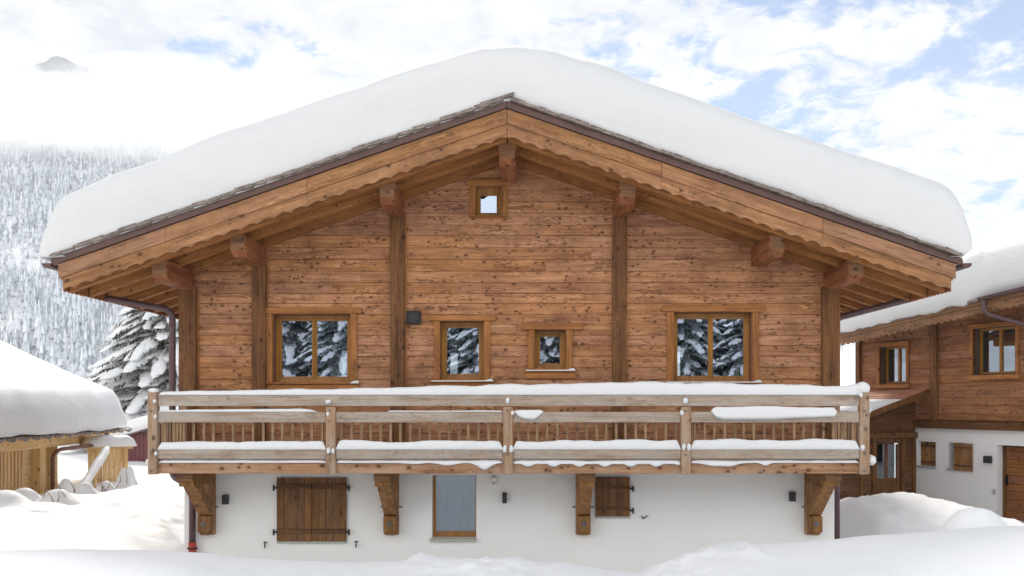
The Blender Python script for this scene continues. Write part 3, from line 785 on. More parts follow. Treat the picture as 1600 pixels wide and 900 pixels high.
for a, b_ in ((1337,1343),(1453,1463)):
    bx('post', M['post'], rh, S(a,.08), S(b_,.08), -.10, .05, zb+.115, 5.3, .01)
def rwin(o, parent):
    x0,x1,z0,z1 = o
    w = MB(); yf=.22
    w.box(x0,x0+.06,yf,yf+.06,z0,z1).box(x1-.06,x1,yf,yf+.06,z0,z1).box(x0+.061,x1-.061,yf,yf+.06,z0,z0+.06).box(x0+.061,x1-.061,yf,yf+.06,z1-.06,z1)
    xm=(x0+x1)/2
    w.box(xm-.035,xm+.035,yf-.01,yf+.06,z0+.061,z1-.061)
    wn = w.build('window', M['sash'], parent, bevel=.005)
    MB().box(x0+.055,xm-.03,yf+.03,yf+.036,z0+.055,z1-.055).build('pane', M['glass_right'], wn)
    MB().box(xm+.03,x1-.055,yf+.03,yf+.036,z0+.055,z1-.055).build('pane', M['glass_right'], wn)
    MB().box(x0-.12,x1+.12,-.07,-.007,z1+.001,z1+.12).build('casing', M['casing_h'], wn, bevel=.008)
    MB().box(x0-.08,x1+.14,-.10,-.007,z0-.14,z0-.03).build('sill', M['casing_h'], wn, bevel=.008)
    for a, c_ in ((x0-.09,x0-.001),(x1+.001,x1+.09)): MB().box(a,c_,-.05,-.007,z0-.028,z1).build('casing', M['casing_v'], wn, bevel=.008)
    MB().box(x0-.03,x0-.001,-.006,yf+.06,z0-.02,z1+.02).box(x1+.001,x1+.03,-.006,yf+.06,z0-.02,z1+.02).box(x0,x1,-.006,yf+.06,z1+.001,z1+.03).box(x0,x1,-.05,yf+.06,z0-.03,z0-.001).build('reveal', M['porch'], wn)
rwin(r1, rh); rwin(r2, rh)
MB().box(SL0+.1,8,1.5,1.55,zb,5.6).box(SL0+.1,SL0+.15,.21,1.49,zb,5.6).build('room_wall', M['darkin'], rh)
# white lower wall
q1 = (S(1434),S(1463),SZ(1448,728),SZ(1448,690)); q2 = (S(1483),S(1511),SZ(1500,733),SZ(1500,692)); q3 = (S(1559),S(1559)+1.25,-.6,SZ(1575,696))
lining('plaster_wall', S(1430), 8.0, -.8, zb-.102, [q1,q2,q3], -.02, .28, M['plaster_w'], rh)
for i, q in enumerate((q1,q2)):
    x0,x1,z0,z1 = q
    bx('window_recess', M['darkin'], rh, x0-.05,x1+.05,.281,.3,z0-.05,z1+.05,0)
    if i == 0: xa, xb, y = x0+.02, x1-.005, .10
    else: xa, xb, y = x0+.22, x1+.22, -.075
    m = MB(); n=4; w=(xb-xa)/n
    for k in range(n): m.box(xa+w*k+.002, xa+w*(k+1)-.002, y, y+.035, z0-(.04 if i else -.01), z1-.01)
    s = m.build('shutter', M['bracket'], rh, bevel=.004)
    MB().box(xa+.01,xb-.01,y-.02,y-.001,z0+.08,z0+.12).box(xa+.01,xb-.01,y-.02,y-.001,z1-.14,z1-.10).build('batten', M['strap'], s)
    bx('sill', M['grey'], rh, x0-.03,x1+.03,-.07,.1,z0-.05,z0-.003)
x0,x1,z0,z1 = q3
m = MB(); k = z0
dz = .2
while k < z1-.01: m.box(x0+.06,x1-.06,.2,.25,k+.003,min(k+dz,z1-.04)-.003); k += dz
dr_ = m.build('door', M['door'], rh, bevel=.004)
MB().box(x0+.003,x0+.058,.16,.27,z0,z1-.003).box(x1-.058,x1-.003,.16,.27,z0,z1-.003).build('door_frame', M['porch_v'], dr_)
MB().box(x0+.10,x0+.13,.13,.2,.95,1.2).build('handle', M['iron'], dr_)
bx('wall_back', M['darkin'], rh, S(1430),8,.285,.32,-.8,zb,0)
# lamp and switch on it
def rpos(px, py, o=.02):
    s = S(px,o); return (11.09+nx*o+tx*s, 9.7+ny*o+ty*s, SZ(px,py,o))
t = thing('wall_lamp', 'square black wall lamp between the open shutter and the brown door', 'lamp', rpos(1546,718), RA, 'black box lamps on the white walls')
MB().box(-.10,.10,-.11,-.02,-.09,.09).build('lamp_body', M['lampblack'], t, bevel=.006)
MB().box(-.06,.06,-.02,0,-.06,.06).build('lamp_mount', M['iron'], t)
t = thing('door_bell', 'tiny grey bell box on the white wall left of the brown door', 'bell', rpos(1554,768), RA)
MB().box(-.035,.035,-.03,0,-.06,.06).build('bell_box', M['grey'], t, bevel=.005)
MB().tube([(0,-.036,.02),(0,-.03,.02)], .014, 10).build('button', M['white'], t)
# eave, roof
OE = 1.0
sA, zA, sB, zB = S(1313,OE), SZ(1313,527,OE), S(1600,OE), SZ(1600,459,OE)
ez = lambda s: zA+(zB-zA)*(s-sA)/(sB-sA)
s0, s1 = sA-.4, 8.5
xs = [s0+(s1-s0)*i/400 for i in range(401)]
rr_ = MB()
for (ya, yb, dz) in ((-OE, 4.5, 0),):
    rr_.add([(s0,ya,ez(s0)-.03),(s1,ya,ez(s1)-.03),(s1,yb,ez(s1)-.03+(yb-ya)*.36),(s0,yb,ez(s0)-.03+(yb-ya)*.36),
             (s0,ya,ez(s0)+.05),(s1,ya,ez(s1)+.05),(s1,yb,ez(s1)+.05+(yb-ya)*.36),(s0,yb,ez(s0)+.05+(yb-ya)*.36)],
            [(0,3,2,1),(4,5,6,7),(0,1,5,4),(1,2,6,5),(2,3,7,6),(3,0,4,7)])
rroof = rr_.build('roof', M['soffit'], rh)
MB().strip(xs, lambda s: ez(s)-.035, lambda s: ez(s)-.21-.05*abs(math.sin(math.pi*s/.2))-.02*nz(s*3,0), -OE-.03, -OE).build('scalloped_board', M['endgrain'], rroof)
MB().strip(xs[::20], lambda s: ez(s)+.06, lambda s: ez(s)-.032, -OE-.055, -OE+.02).build('eave_board', M['endgrain'], rroof)
tm = MB(); s = s0; rr = random.Random(2)
while s < s1:
    w = rr.uniform(.25,.45); tm.strip([s, s+w-.01], lambda q: ez(q)+.12+rr.random()*.01, lambda q: ez(q)+.062, -OE-.09, 0.0); s += w
tm.build('roof_tile_edge', M['tile'], rroof)
for k in range(14): 
    s = s0+.5+k*.75; 
    if s < s1: MB().prism_x([(-OE+.03,ez(s)-.2),(-OE+.03,ez(s)-.035),(.3,ez(s)+.43),(.3,ez(s)+.26)], s, s+.1).build('rafter', M['porch'], rroof)
# gutter & pipe at right
sg = S(1532,OE+.1)
gm = MB(); vs=[]; prof2=[]
for k in range(9):
    a = math.pi+math.pi*k/8; prof2.append((-OE-.13+.08*math.cos(a), .08*math.sin(a)))
rows = [[(s, y, ez(s)+.13+z) for y, z in prof2] for s in (sg, s1)]
gm.grid(rows); gm.add([rows[0][i] for i in range(9)], [tuple(range(9))])
gg = gm.build('gutter', M['aubergine'], rroof); md = gg.modifiers.new('sol','SOLIDIFY'); md.thickness=.01
pz0 = ez(sg+.1)+.06
MB().tube(bend([(sg+.12,-OE-.13,pz0+.05),(sg+.12,-OE-.13,pz0-.32),(sg+1.7,-.12,pz0-1.0),(sg+1.7,-.12,.5)], .2, 6), .055, 12).build('downpipe', M['aubergine'], rh, smooth=True)
# roof snow with lobes over the edge
rows = []; n = 170
for i in range(n+1):
    s = s0-.1+(s1-s0+.1)*i/n
    e0 = ez(s)+.125; hang = .16*max(0, nz(s*.9, 8.8)+.25)+.02
    kk = sstep(sg-.7, sg-.05, s); hang *= 1-.85*kk
    over = (.10+.05*nz(s*1.4, 2.2)+hang*.3)*(1-kk)-.02*kk
    H = 1.38+.09*nz(s*.3, 4)
    e = sstep(s0-.1, s0+.35, s)
    H *= .45+.55*e
    pr = [(-OE+.02, e0), (-OE-over*.6, e0-hang), (-OE-over-.03, e0-hang*.6), (-OE-over-.05, e0+.2*H), (-OE-over-.02, e0+.5*H), (-OE-over+.1, e0+.75*H), (-OE+.22, e0+.93*H), (-OE+.6, e0+1.06*H), (-OE+1.3, e0+H+.38), (-OE+3, e0+H+1.0), (4.5, e0+H+1.8), (4.6, e0+1.9)]
    rows.append([(s-.12*(1-e) , y, z+.02*nz(s*1.3, y*1.3, z)) for y, z in pr])
m = MB().grid(rows); m.f.append(list(range(12))); m.m.append(0)
o = m.build('roof_snow', M['roofsnow'], None, smooth=True); o.location = (11.09, 9.7, 0); o.rotation_euler = (0,0,RA)
tag(o, 'thick snow with rounded lobes hanging over the eave of the right hand chalet', 'snow')
ic = [(s0+.28,.16),(s0+.36,.34),(s0+.44,.22),(s0+.50,.42),(s0+.62,.26),(s0+.74,.14),(s0+.95,.20)]
for k, (s, l) in enumerate(ic):
    z = ez(s)-.22; o = MB().tube([(s,-OE-.015,z+.03),(s,-OE-.015,z-l*.4),(s,-OE-.015,z-l)], [.018,.011,.002], 7).build('icicle', M['ice'], None)
    o.location = (11.09, 9.7, 0); o.rotation_euler = (0,0,RA)
    tag(o, 'thin icicle hanging from the scalloped eave of the right chalet beside the large chalet', 'icicle', 'icicles under the eave of the right chalet')

# porch
PA = R(22.4)
pr = thing('porch', 'dark timber lean-to porch in front of the right chalet, half hidden by the balcony', 'porch', (11.09, 9.7, 0), PA)
pz = 2.55
win_p = (-1.06,-.66, PZ(738,9.2)-.02, PZ(702,9.2)); 
lining('plank', -2.9, -.05, -.6, 2.5, [(-1.5,-.55,-.7,1.9)], 0, .08, M['porch'], pr)
board_wall(-2.9, -.05, -.4, 2.62, [(-1.5,-.55,-.7,1.9)], ylo=-.03, th=.028, rowh=.22, rnd=random.Random(9)).build('wall', M['porch'], pr)
for a in (-2.0, -1.58, -.54, -.16): bx('post', M['porch_v'], pr, a, a+.11, -.08, -.032, -.6, 2.2)
bx('lintel', M['porch_v'], pr, -2.9, -.04, -.14, -.085, 2.05, 2.2)
dd = MB().box(-1.46,-.56,.0,.05,-.6,.95).box(-1.46,-1.36,.0,.05,.951,1.88).box(-.66,-.56,.0,.05,.951,1.88).box(-1.06,-.98,.0,.05,.951,1.88).build('door', M['porch_v'], pr, bevel=.006)
MB().box(-1.36,-1.06,.02,.026,.951,1.88).box(-.98,-.66,.02,.026,.951,1.88).build('pane', M['glass_low'], dd); MB().box(-1.46,-.56,.2,.22,-.6,1.9).build('room_dark', M['darkin'], dd)
MB().prism_y([(-2.9,2.21),(-.04,2.21),(-.04,3.05),(-2.9,2.25)], -.04,.0).build('gable_panel', M['porch'], pr)
zr = lambda x: 3.32+.30*x
prf = MB().prism_y([(-3.2,zr(-3.2)),(.02,zr(.02)),(.02,zr(.02)+.05),(-3.2,zr(-3.2)+.05)], -.45, 2.4).build('roof', M['porch'], pr)
MB().prism_y([(-3.22,zr(-3.22)-.08),(.03,zr(.03)-.08),(.03,zr(.03)+.06),(-3.22,zr(-3.22)+.06)], -.49, -.455).build('barge_board', M['porch_v'], prf, bevel=.005)
m = MB()
for i in range(13):
    x = -3.2+i*.25
    m.prism_y([(x,zr(x)+.055),(x+.24,zr(x+.24)+.055),(x+.24,zr(x+.24)+.075),(x,zr(x)+.095)], -.47, 2.4)
m.build('roof_tiles', M['clay'], prf)
rows = []
for i in range(31):
    x = -3.3+2.3*i/30; h = .30*(1-sstep(-2.3,-1.0,x))*1+.02; e = sstep(-3.32,-3.1,x)
    rows.append([(x, y, zr(x)+.07+h*k*(.4+.6*e)) for y,k in ((-.46,-.1),(-.50,.2),(-.49,.6),(-.42,.9),(-.2,1),(.6,1.05),(2.3,1))])
o = MB().grid(rows).build('porch_snow', M['snow'], None, smooth=True); o.location=(11.09,9.7,0); o.rotation_euler=(0,0,PA); tag(o,'wedge of snow on the lower part of the porch roof','snow')

# ================================================================== LEFT SHED
SA = R(95)
shed = thing('timber_shed', 'low shed of fresh pale pine boards at the left edge under deep snow', 'shed', (-10.9, 3.8, 0), SA)
# local x away from the camera, -y towards the chalet
EZ = 2.22
m = MB(); x=-6.0
while x < 2.4: m.box(x+.004,x+.176,.62,.65,0,2.0); x += .18
m.build('wall', M['pine'], shed, bevel=.004)
m = MB(); x=-5.91
while x < 2.4: m.box(x,x+.045,.59,.618,0,2.0); x += .18
m.build('cover_strip', M['pine'], shed, bevel=.004)
bx('end_wall', M['pine_h'], shed, 2.42, 3.6, .66,.70, 0, 2.05); bx('gap_shade_sheet', M['darkin'], shed, 2.5,3.6,1.3,1.34,0,2.1,0)  # second box: dark sheet standing in for the shade of the gap
for a in (3.0, 3.85): bx('post', M['pine'], shed, a, a+(.34 if a < 3.2 else .18), .44, .72, .0, 2.0, .01)
bx('eave_beam', M['pine_h'], shed, -8, 7.7, .42, .56, 1.90, 2.16, .01)
m = MB(); 
for k in range(20): m.box(-7.6+k*.8,-7.45+k*.8,.1,1.2,2.13,2.19)
m.build('rafter_tails', M['pine'], shed)
sroof = MB().add([(-8,0,EZ-.02),(7.9,0,EZ-.02),(7.9,6,EZ+2.5),(-8,6,EZ+2.5),(-8,0,EZ+.02),(7.9,0,EZ+.02),(7.9,6,EZ+2.54),(-8,6,EZ+2.54)],[(0,3,2,1),(4,5,6,7),(0,1,5,4),(1,2,6,5),(2,3,7,6),(3,0,4,7)]).build('roof', M['pine_h'], shed)
m = MB()
x = -8
while x < 7.8:
    rows = []
    for y in (-.08, .8):
        rows.append([(x+.62*k/8, y, EZ+.42*max(0,y)+.03+.075*math.sin(math.pi*k/8)-.045) for k in range(9)])
    m.grid(rows); m.tube([(x+.02,-.085,EZ-.02),(x+.3,-.085,EZ-.03),(x+.6,-.085,EZ+.02)],[.02,.055,.02],7)
    x += .62
m.build('roof_tiles', M['tile'], sroof)
rows = []
for i in range(90):
    x = -8.2+15.3*i/89; e = sstep(7.15,6.5,x)
    H = 1.12*(.45+.55*e)
    pr_ = [(.02,EZ+.05),(-.16,EZ+.06),(-.24,EZ+.2),(-.25,EZ+.45*H+.1),(-.17,EZ+.75*H+.1),(0,EZ+.92*H+.1),(.3,EZ+H+.15),(.8,EZ+H+.38),(2,EZ+H+.98),(4,EZ+H+1.95),(6,EZ+H+2.8),(6.4,EZ+2.4)]
    rows.append([(x+.0, y+.05*nz(x*.5,1.1,z), z+.035*nz(x*.5,y*.5,3)*2) for y,z in pr_])
m = MB().grid(rows); m.f.append([89*12+k for k in range(12)]); m.m.append(0)
o = m.build('roof_snow', M['roofsnow'], None, smooth=True); o.location=(-10.9,3.8,0); o.rotation_euler=(0,0,SA); tag(o,'thick smooth snow on the low shed roof at the left edge','snow')
MB().tube(bend([(6.2,.0,EZ-.02),(6.2,-.02,EZ-.35),(3.9,.34,1.82),(3.62,.40,1.7),(3.62,.40,.2)], .14, 6), .05, 12).build('downpipe', M['copper'], shed, smooth=True)

# fence beyond the shed
def wpt(px, d): return CX+(px-820)*d/FPX
fn = thing('board_fence', 'pale pine board fence capped with snow beyond the shed', 'fence', (wpt(150,25.5), 9.5, 0), math.atan2(5.0, -.2+.0+0) if False else R(38))
m = MB(); x = -.2
while x < .8: m.box(x,x+.115,0,.03,.4,1.72); x += .125
m.build('boards', M['pine'], fn, bevel=.004)
for x in (0, .72): bx('post', M['pine'], fn, x, x+.1, -.06, -.002, .3, 1.74)
bx('rail', M['pine_h'], fn, -.25, .95, -.08, .05, 1.725, 1.80)
mm = snow_strip('fence_snow', -.4, 1.0, -.25, .25, 1.80, lambda x: .30+.06*nz(x*1.2,3), None, .05, .06, .3)
o = mm.build('fence_snow', M['snow'], None, smooth=True); o.location = fn.location; o.rotation_euler = fn.rotation_euler; tag(o,'rounded snow cap along the pale board fence','snow')
# sloping snowy rail
a = Vector((wpt(116,22.5), 6.5, PZ(782,6.5))); b_ = Vector((wpt(168,25), 9.0, PZ(700,9.0)))
sr = thing('sloping_rail', 'slanting wooden rail buried under a stripe of snow beside the shed', 'rail', (a.x,a.y,a.z))
MB().tube([(0,0,-.12),tuple(b_-a-Vector((0,0,.12)))], .06, 6).build('rail', M['pine'], sr)
for t_ in (.25,.6,.9):
    p = (b_-a)*t_; MB().tube([(p.x,p.y,p.z-.12),(p.x,p.y,-.6)], .035, 6).build('post', M['pine'], sr)
pts = [tuple(a+(b_-a)*i/14+Vector((0,0,.03*nz(i*.4,0)))) for i in range(15)]
tag(MB().tube(pts, [.03]+[.11+.03*nz(i*.5,2) for i in range(13)]+[.05], 10).build('rail_snow', M['snow'], None, smooth=True), 'stripe of snow lying on the slanting rail beside the shed', 'snow')
# maroon hut
hx_ = wpt(222, 34)
hut = thing('maroon_hut', 'small dark maroon hut far behind between the fence and the balcony', 'hut', (hx_, 18, 0))
m = MB(); x=-1.0
while x < 3: m.box(x+.004,x+.146,0,.05,0,1.9); x += .15
m.build('wall', M['maroon'], hut, bevel=.004)
bx('side_wall', M['maroon'], hut, -1.0,-.95,.06,3,0,1.5)
hr = MB().prism_y([(-1.3,1.55),(3.2,2.9),(3.2,2.96),(-1.3,1.61)], -.2, 3.2).build('roof', M['trim'], hut)
rows=[]
for i in range(31):
    x=-1.5+4.8*i/30; e=sstep(-1.5,-1.1,x)
    rows.append([(x,y,1.62+.3*(x+1.3)+k*.5*(.3+.7*e)) for y,k in ((-.2,0),(-.32,.3),(-.3,.7),(-.15,.95),(.3,1.05),(1.5,1.05),(3.2,1))])
o=MB().grid(rows).build('roof_snow', M['snow'], None, smooth=True); o.location=hut.location; tag(o,'smooth snow on the slanting roof of the maroon hut','snow')

# ================================================================== GROUND
crest = [(-400,866),(0,864),(120,862),(240,864),(300,868),(360,876),(430,881),(560,883),(640,880),(700,878),(800,880),(850,885),(875,883),(920,890),(960,897),(1010,901),(1050,888),(1090,870),(1120,862),(1160,857),(1230,852),(1300,847),(1400,836),(1500,830),(1600,824),(2000,815)]
def bump(x, y, cx, cy, rx, ry, h): 
    q = ((x-cx)/rx)**2+((y-cy)/ry)**2
    return h*math.exp(-q*q*.8 if False else -q)
def ground(x, y):
    D = y-CY
    # mid ground
    left = sstep(-5.7, -8.0, x); right = sstep(5.9, 7.2, x)
    zl = .80+.05*sstep(20,32,D)
    base = .06*(1-left-right)+zl*left
    base += right*(.05+.0*D)
    base += bump(x,y,8.0,3.8,2.2,2.6,.85)*right + bump(x,y,9.3,2.0,2.4,3.0,.35)*right
    base += bump(x,y,6.6,1.2,.9,1.6,.45)*right
    base += bump(x,y,-10.2,-3.0,2.2,2.5,.25)*left
    base += .10*nz(x*.22, y*.22, 1)+.08*nz(x*.8, y*.8, 5)*(left+right*.6)
    base += left*.16*math.exp(-((x+9.6-.12*y)/.9)**2)*sstep(-6,-1,y)*(1-sstep(8,13,y))*(1+.5*nz(x*1.1,y*1.1,4))
    # tracks on the left and right
    if left > .1: base += .06*nz(x*3.1, y*3.1, 9)*sstep(-9.4,-8.6,x)*(1-sstep(-6.6,-5.8,x))*sstep(1,3,y)*(1-sstep(7,10,y))
    if right > .1: base += .05*nz(x*4, y*2.2, 9)*right*sstep(-1,1,y)*(1-sstep(7,9,y))
    # foreground bank
    px9 = 820+(x-CX)*FPX/9.0
    cz = CZ-(interp(px9, crest)-630)*9.0/FPX
    near = cz-.42*sstep(9,5.8,D)-.02*nz(x*.6,y*.6)
    w = 1-sstep(9.0, 13.0, D)
    ch = 0
    for a, b2 in ((640,840),(1020,1190)):
        k = sstep(a-20,a+15,px9)*(1-sstep(b2-20,b2+20,px9)); ch = max(ch,k)
    if 8.3 < D < 10.4 and ch > 0:
        q = sstep(8.3,8.9,D)*(1-sstep(9.4,10.4,D))
        near += ch*q*(.085*max(-.2,nz(x*3.4,y*3.4,2,1,4))+.05*abs(nz(x*8,y*8,2,1,3)))
    z = base*(1-w)+near*w
    # round mound on the right (near)
    qx = ((x-PX(1523,-5.7))/.36)**2+((y+5.7)/.34)**2
    z += .34*math.exp(-qx*qx)+bump(x, y, PX(1440,-5.7), -5.7, .7, .5, .16)
    # far country
    f = sstep(45, 320, D)
    z += f*6*0 + sstep(30,180,D)*(14 if x > 0 else 14*sstep(-5,5,x*1.0+5) )*sstep(2,30,x+10)*1.0
    return z
def axis(fine, coarse):
    out = []; a, b2, st = fine; x = a
    while x < b2: out.append(x); x += st
    x = b2; s = st
    while x < coarse[1]: out.append(x); s *= 1.12; x += s
    out.append(coarse[1]); x = a; s = st; lo = []
    while x > coarse[0]:
        s *= 1.12; x -= s; lo.append(max(x, coarse[0]))
    return sorted(set(lo+out))
gx = axis((-11.5, 9.5, .075), (-2600, 2600)); gy = axis((-9.2, -5.0, .055), (-400, -5.0))
ya = -5.0; st = .07
while ya < 9: ya += .11; gy.append(ya)
while ya < 3600: st = st*1.12+.02; ya += st; gy.append(ya)
gy = sorted(set(gy))
m = MB(); m.grid([[(x, y, ground(x, y)) for x in gx] for y in gy])
tag(m.build('ground', M['snowground'], None, smooth=True), 'deep undulating fresh snow covering the ground around the chalets', None, None, 'structure')

# snowy shrubs
def shrub(px, py, d, w, h, lab, tw=4, seed=0, leanx=0):
    y = CY+d; x = PX(px, y); zt = PZ(py, y); zg = ground(x, y); rr = random.Random(seed)
    t = thing('snow_covered_shrub', lab, 'shrub', (x, y, zg), 0, 'shrubs buried in snow by the shed')
    H = max(.25, zt-zg); rows = []
    for j in range(11):
        f = math.sin(j/10*math.pi/2); rad = w*(.85*(1-f)**3.5+.86*math.sqrt(max(0,1-f**2.2))) if f < 1 else 0.0
        rows.append([(leanx*f*f+rad*math.cos(a)*(1+.3*noise.noise(Vector((math.cos(a),math.sin(a),f*2+seed)))), .8*rad*math.sin(a), -.12+(H+.12)*f) for a in [2*math.pi*k/22 for k in range(23)]])
    rows.insert(0, [(q[0]*1.6, q[1]*1.6, -.7) for q in rows[0]])
    MB().grid(rows).build('snow_cap', M['snow'], t, smooth=True)
    m = MB()
    for k in range(tw):
        a = rr.uniform(3.4,6.0); l = rr.uniform(.35,.8)*H+.15; bx0 = Vector((math.cos(a)*w*.75, math.sin(a)*w*.75, .0)); e = bx0+Vector((rr.uniform(-.25,.25),-.05,l))
        m.tube([tuple(bx0), tuple(bx0.lerp(e,.5)+Vector((.03,0,0))), tuple(e)], [.010,.007,.003], 5)
    m.build('twigs', M['twig'], t)
shrub(38, 762, 19.5, .42, .4, 'pointed snow covered shrub in front of the pale shed boards', 2, 1)
shrub(90, 764, 18.8, .40, .4, 'round disc shaped snow covered shrub with broken twigs at its foot', 4, 2)
shrub(103, 747, 21.5, .25, .4, 'narrow upright snow covered shrub behind the round one', 2, 3)
shrub(133, 764, 20.5, .30, .4, 'steep cone of snow over a shrub right of the slanting rail foot', 2, 4)
shrub(166, 757, 21.5, .28, .4, 'low snow covered shrub with bent brown twigs before the fence', 6, 5)
shrub(194, 731, 24.0, .22, .4, 'tall slim snow cone standing against the end of the fence', 2, 6)
shrub(203, 728, 24.6, .18, .4, 'slimmest snow cone nearest the maroon hut', 1, 7)
shrub(8, 785, 17.5, .5, .4, 'broad low snow hump at the left picture edge', 1, 8)

# ================================================================== SPRUCES
def needles_mat():
    m, nt, out = newmat('needles'); b = NB(nt)
    r_ = b.n('ShaderNodeNewGeometry').outputs['Random Per Island']
    c = b.ramp(r_, [(0,(.035,.045,.033)),(.5,(.07,.08,.06)),(.72,(.16,.17,.15)),(1,(.5,.52,.53))])
    p = b.n('ShaderNodeBsdfPrincipled'); b.l(c, p.inputs[0]); p.inputs['Roughness'].default_value=.7; b.l(p.outputs[0], out.inputs[0]); return m
M['needles'] = needles_mat()
def spruce_meshes(h, r, seed, dens=1.0, zmin=.05, fine=1.0):
    rr = random.Random(seed); nd = MB(); sn = MB(); tr = MB()
    tr.tube([(0,0,-.5),(0,0,h*.5),(0,0,h*.97)], [h*.018,h*.01,.015], 8)
    z = h*zmin
    while z < h*.985:
        t = z/h; L = r*((1-t)**.85)*rr.uniform(.88,1.12)+.12
        nb = int(8+4*(1-t)); a0 = rr.uniform(0,6.3); z00 = z
        for k in range(nb):
            z = z00+rr.uniform(-.22,.22)*(1-t)
            a = a0+2*math.pi*k/nb+rr.uniform(-.25,.25); l = L*rr.uniform(.8,1.1)
            dirv = Vector((math.cos(a), math.sin(a), 0)); side = Vector((-dirv.y, dirv.x, 0))
            dr = rr.uniform(.28,.48)
            def P_(f): return Vector((0,0,z))+dirv*l*f+Vector((0,0, .10*l*f-dr*l*f*f*1.1+.10*l*max(0,f-.75)))
            tr.tube([tuple(P_(0)),tuple(P_(.5)),tuple(P_(1))], [.02+.01*l,.012,.004], 4, cap=False)
            ns = max(5, int(9*l**.7*dens))
            for i in range(ns):
                f = .15+.85*(i+rr.random()*.6)/ns; p = P_(min(f,1)); wd = .38*l*(1-f)**.6*(.4+f)+.10
                for sgn in (-1,1):
                    for q in range(3):
                        u = rr.uniform(.15,1)*wd; base = p+side*sgn*u*.75+dirv*u*.35+Vector((0,0,-.22*u-.02))
                        tl = rr.uniform(.12,.26)*(1+.2*h/10); dn_ = (dirv*rr.uniform(.1,.7)+side*sgn*rr.uniform(.2,.9)+Vector((0,0,-rr.uniform(.3,1.3)))).normalized()*tl
                        wv = dn_.cross(Vector((rr.uniform(-1,1),rr.uniform(-1,1),rr.uniform(-1,1)))).normalized()*rr.uniform(.02,.045)
                        nd.add([base-wv*.4, base+wv*.4, base+dn_*.55+wv, base+dn_, base+dn_*.55-wv], [(0,1,2,3,4)])
            # snow pads
            nsn = max(3, int(6.5*l**.7*fine))
            for i in range(nsn):
                
                f = .22+.76*(i+.5)/nsn+rr.uniform(-.05,.05); p = P_(f)
                for sgn in ((0,) if rr.random()<.3 else (-.5,.5)):
                    c = p+side*sgn*l*.30*rr.uniform(.6,1.2)*(1.1-f)+Vector((0,0,.035-abs(sgn)*.09*l*(1.1-f)))
                    rl, rw, rh_ = (l*.17*rr.uniform(.6,1.2)+.04)/fine, (l*.085*rr.uniform(.6,1.2)+.035)/fine, .05*rr.uniform(.7,1.3)+.012*l
                    m0 = len(sn.v); sn.blob((0,0,0), rl, rw, rh_, 7, 5, jit=.5, seed=rr.random()*50)
                    pit = -(.12-2.2*dr*f*.9)*-1
                    for q in range(m0, len(sn.v)):
                        v = Vector(sn.v[q]); dz = -v.x*(2*dr*f*1.1-.10)
                        w_ = c+dirv*v.x+side*v.y+Vector((0,0,v.z+dz*.9-abs(v.y)*.35)); sn.v[q] = tuple(w_)
        z = z00+max(.22, .42*(1-t)+.12)*(h/10)**.4
    return tr, nd, sn
def spruce(name, label, loc, h, r, seed, group=None, dens=1.0, zmin=.05, fine=1.0):
    t = thing(name, label, 'tree', loc, 0, group)
    tr, nd, sn = spruce_meshes(h, r, seed, dens, zmin, fine)
    tr.build('trunk', M['bark'], t); nd.build('crown', M['needles'], t); sn.build('snow_load', M['snow'], t, smooth=True)
    return t
spruce('spruce_tree', 'tall snow laden spruce between the shed roof and the left downpipe', (PX(268,27), 27, .8), 9.8, 5.2, 11, dens=1.6)
spruce('spruce_tree', 'smaller snowy spruce half hidden behind the shed roof left of the tall spruce', (PX(196,31), 31, .5), 3.6, 1.5, 12, dens=1.5)
# trees across the lane behind the camera: seen mirrored in the window panes
base_t = spruce('spruce_tree', 'snow laden spruce across the lane, seen only mirrored in the chalet windows', (-9.6,-36,1.0), 14, 4.2, 21, 'spruces mirrored in the windows', dens=2.0, fine=1.8)
base_u = spruce('spruce_tree', 'snow laden spruce across the lane, seen only mirrored in the chalet windows', (-5.4,-38.5,1.0), 12, 4.0, 22, 'spruces mirrored in the windows', dens=2.0, fine=1.8)
def dup(root, loc, rz, sc):
    r2_ = root.copy(); C.objects.link(r2_); r2_.location = loc; r2_.rotation_euler = (0,0,rz); r2_.scale = (sc,sc,sc)
    for ch in list(root.children):
        c = ch.copy(); C.objects.link(c); c.parent = r2_
for i, (x, y, s) in enumerate([(-1.6,-35.5,1.05),(2.0,-39,.9),(6.0,-36,1.0),(9.6,-39,1.05),(13.5,-37,1.0),(-13.8,-39,1.1),(-18,-37,1.0),(18,-40,1.1),(24,-38,1.0),(-24,-40,1.0)]):
    dup(base_t if i % 2 else base_u, (x,y,1.0), i*1.3, s)

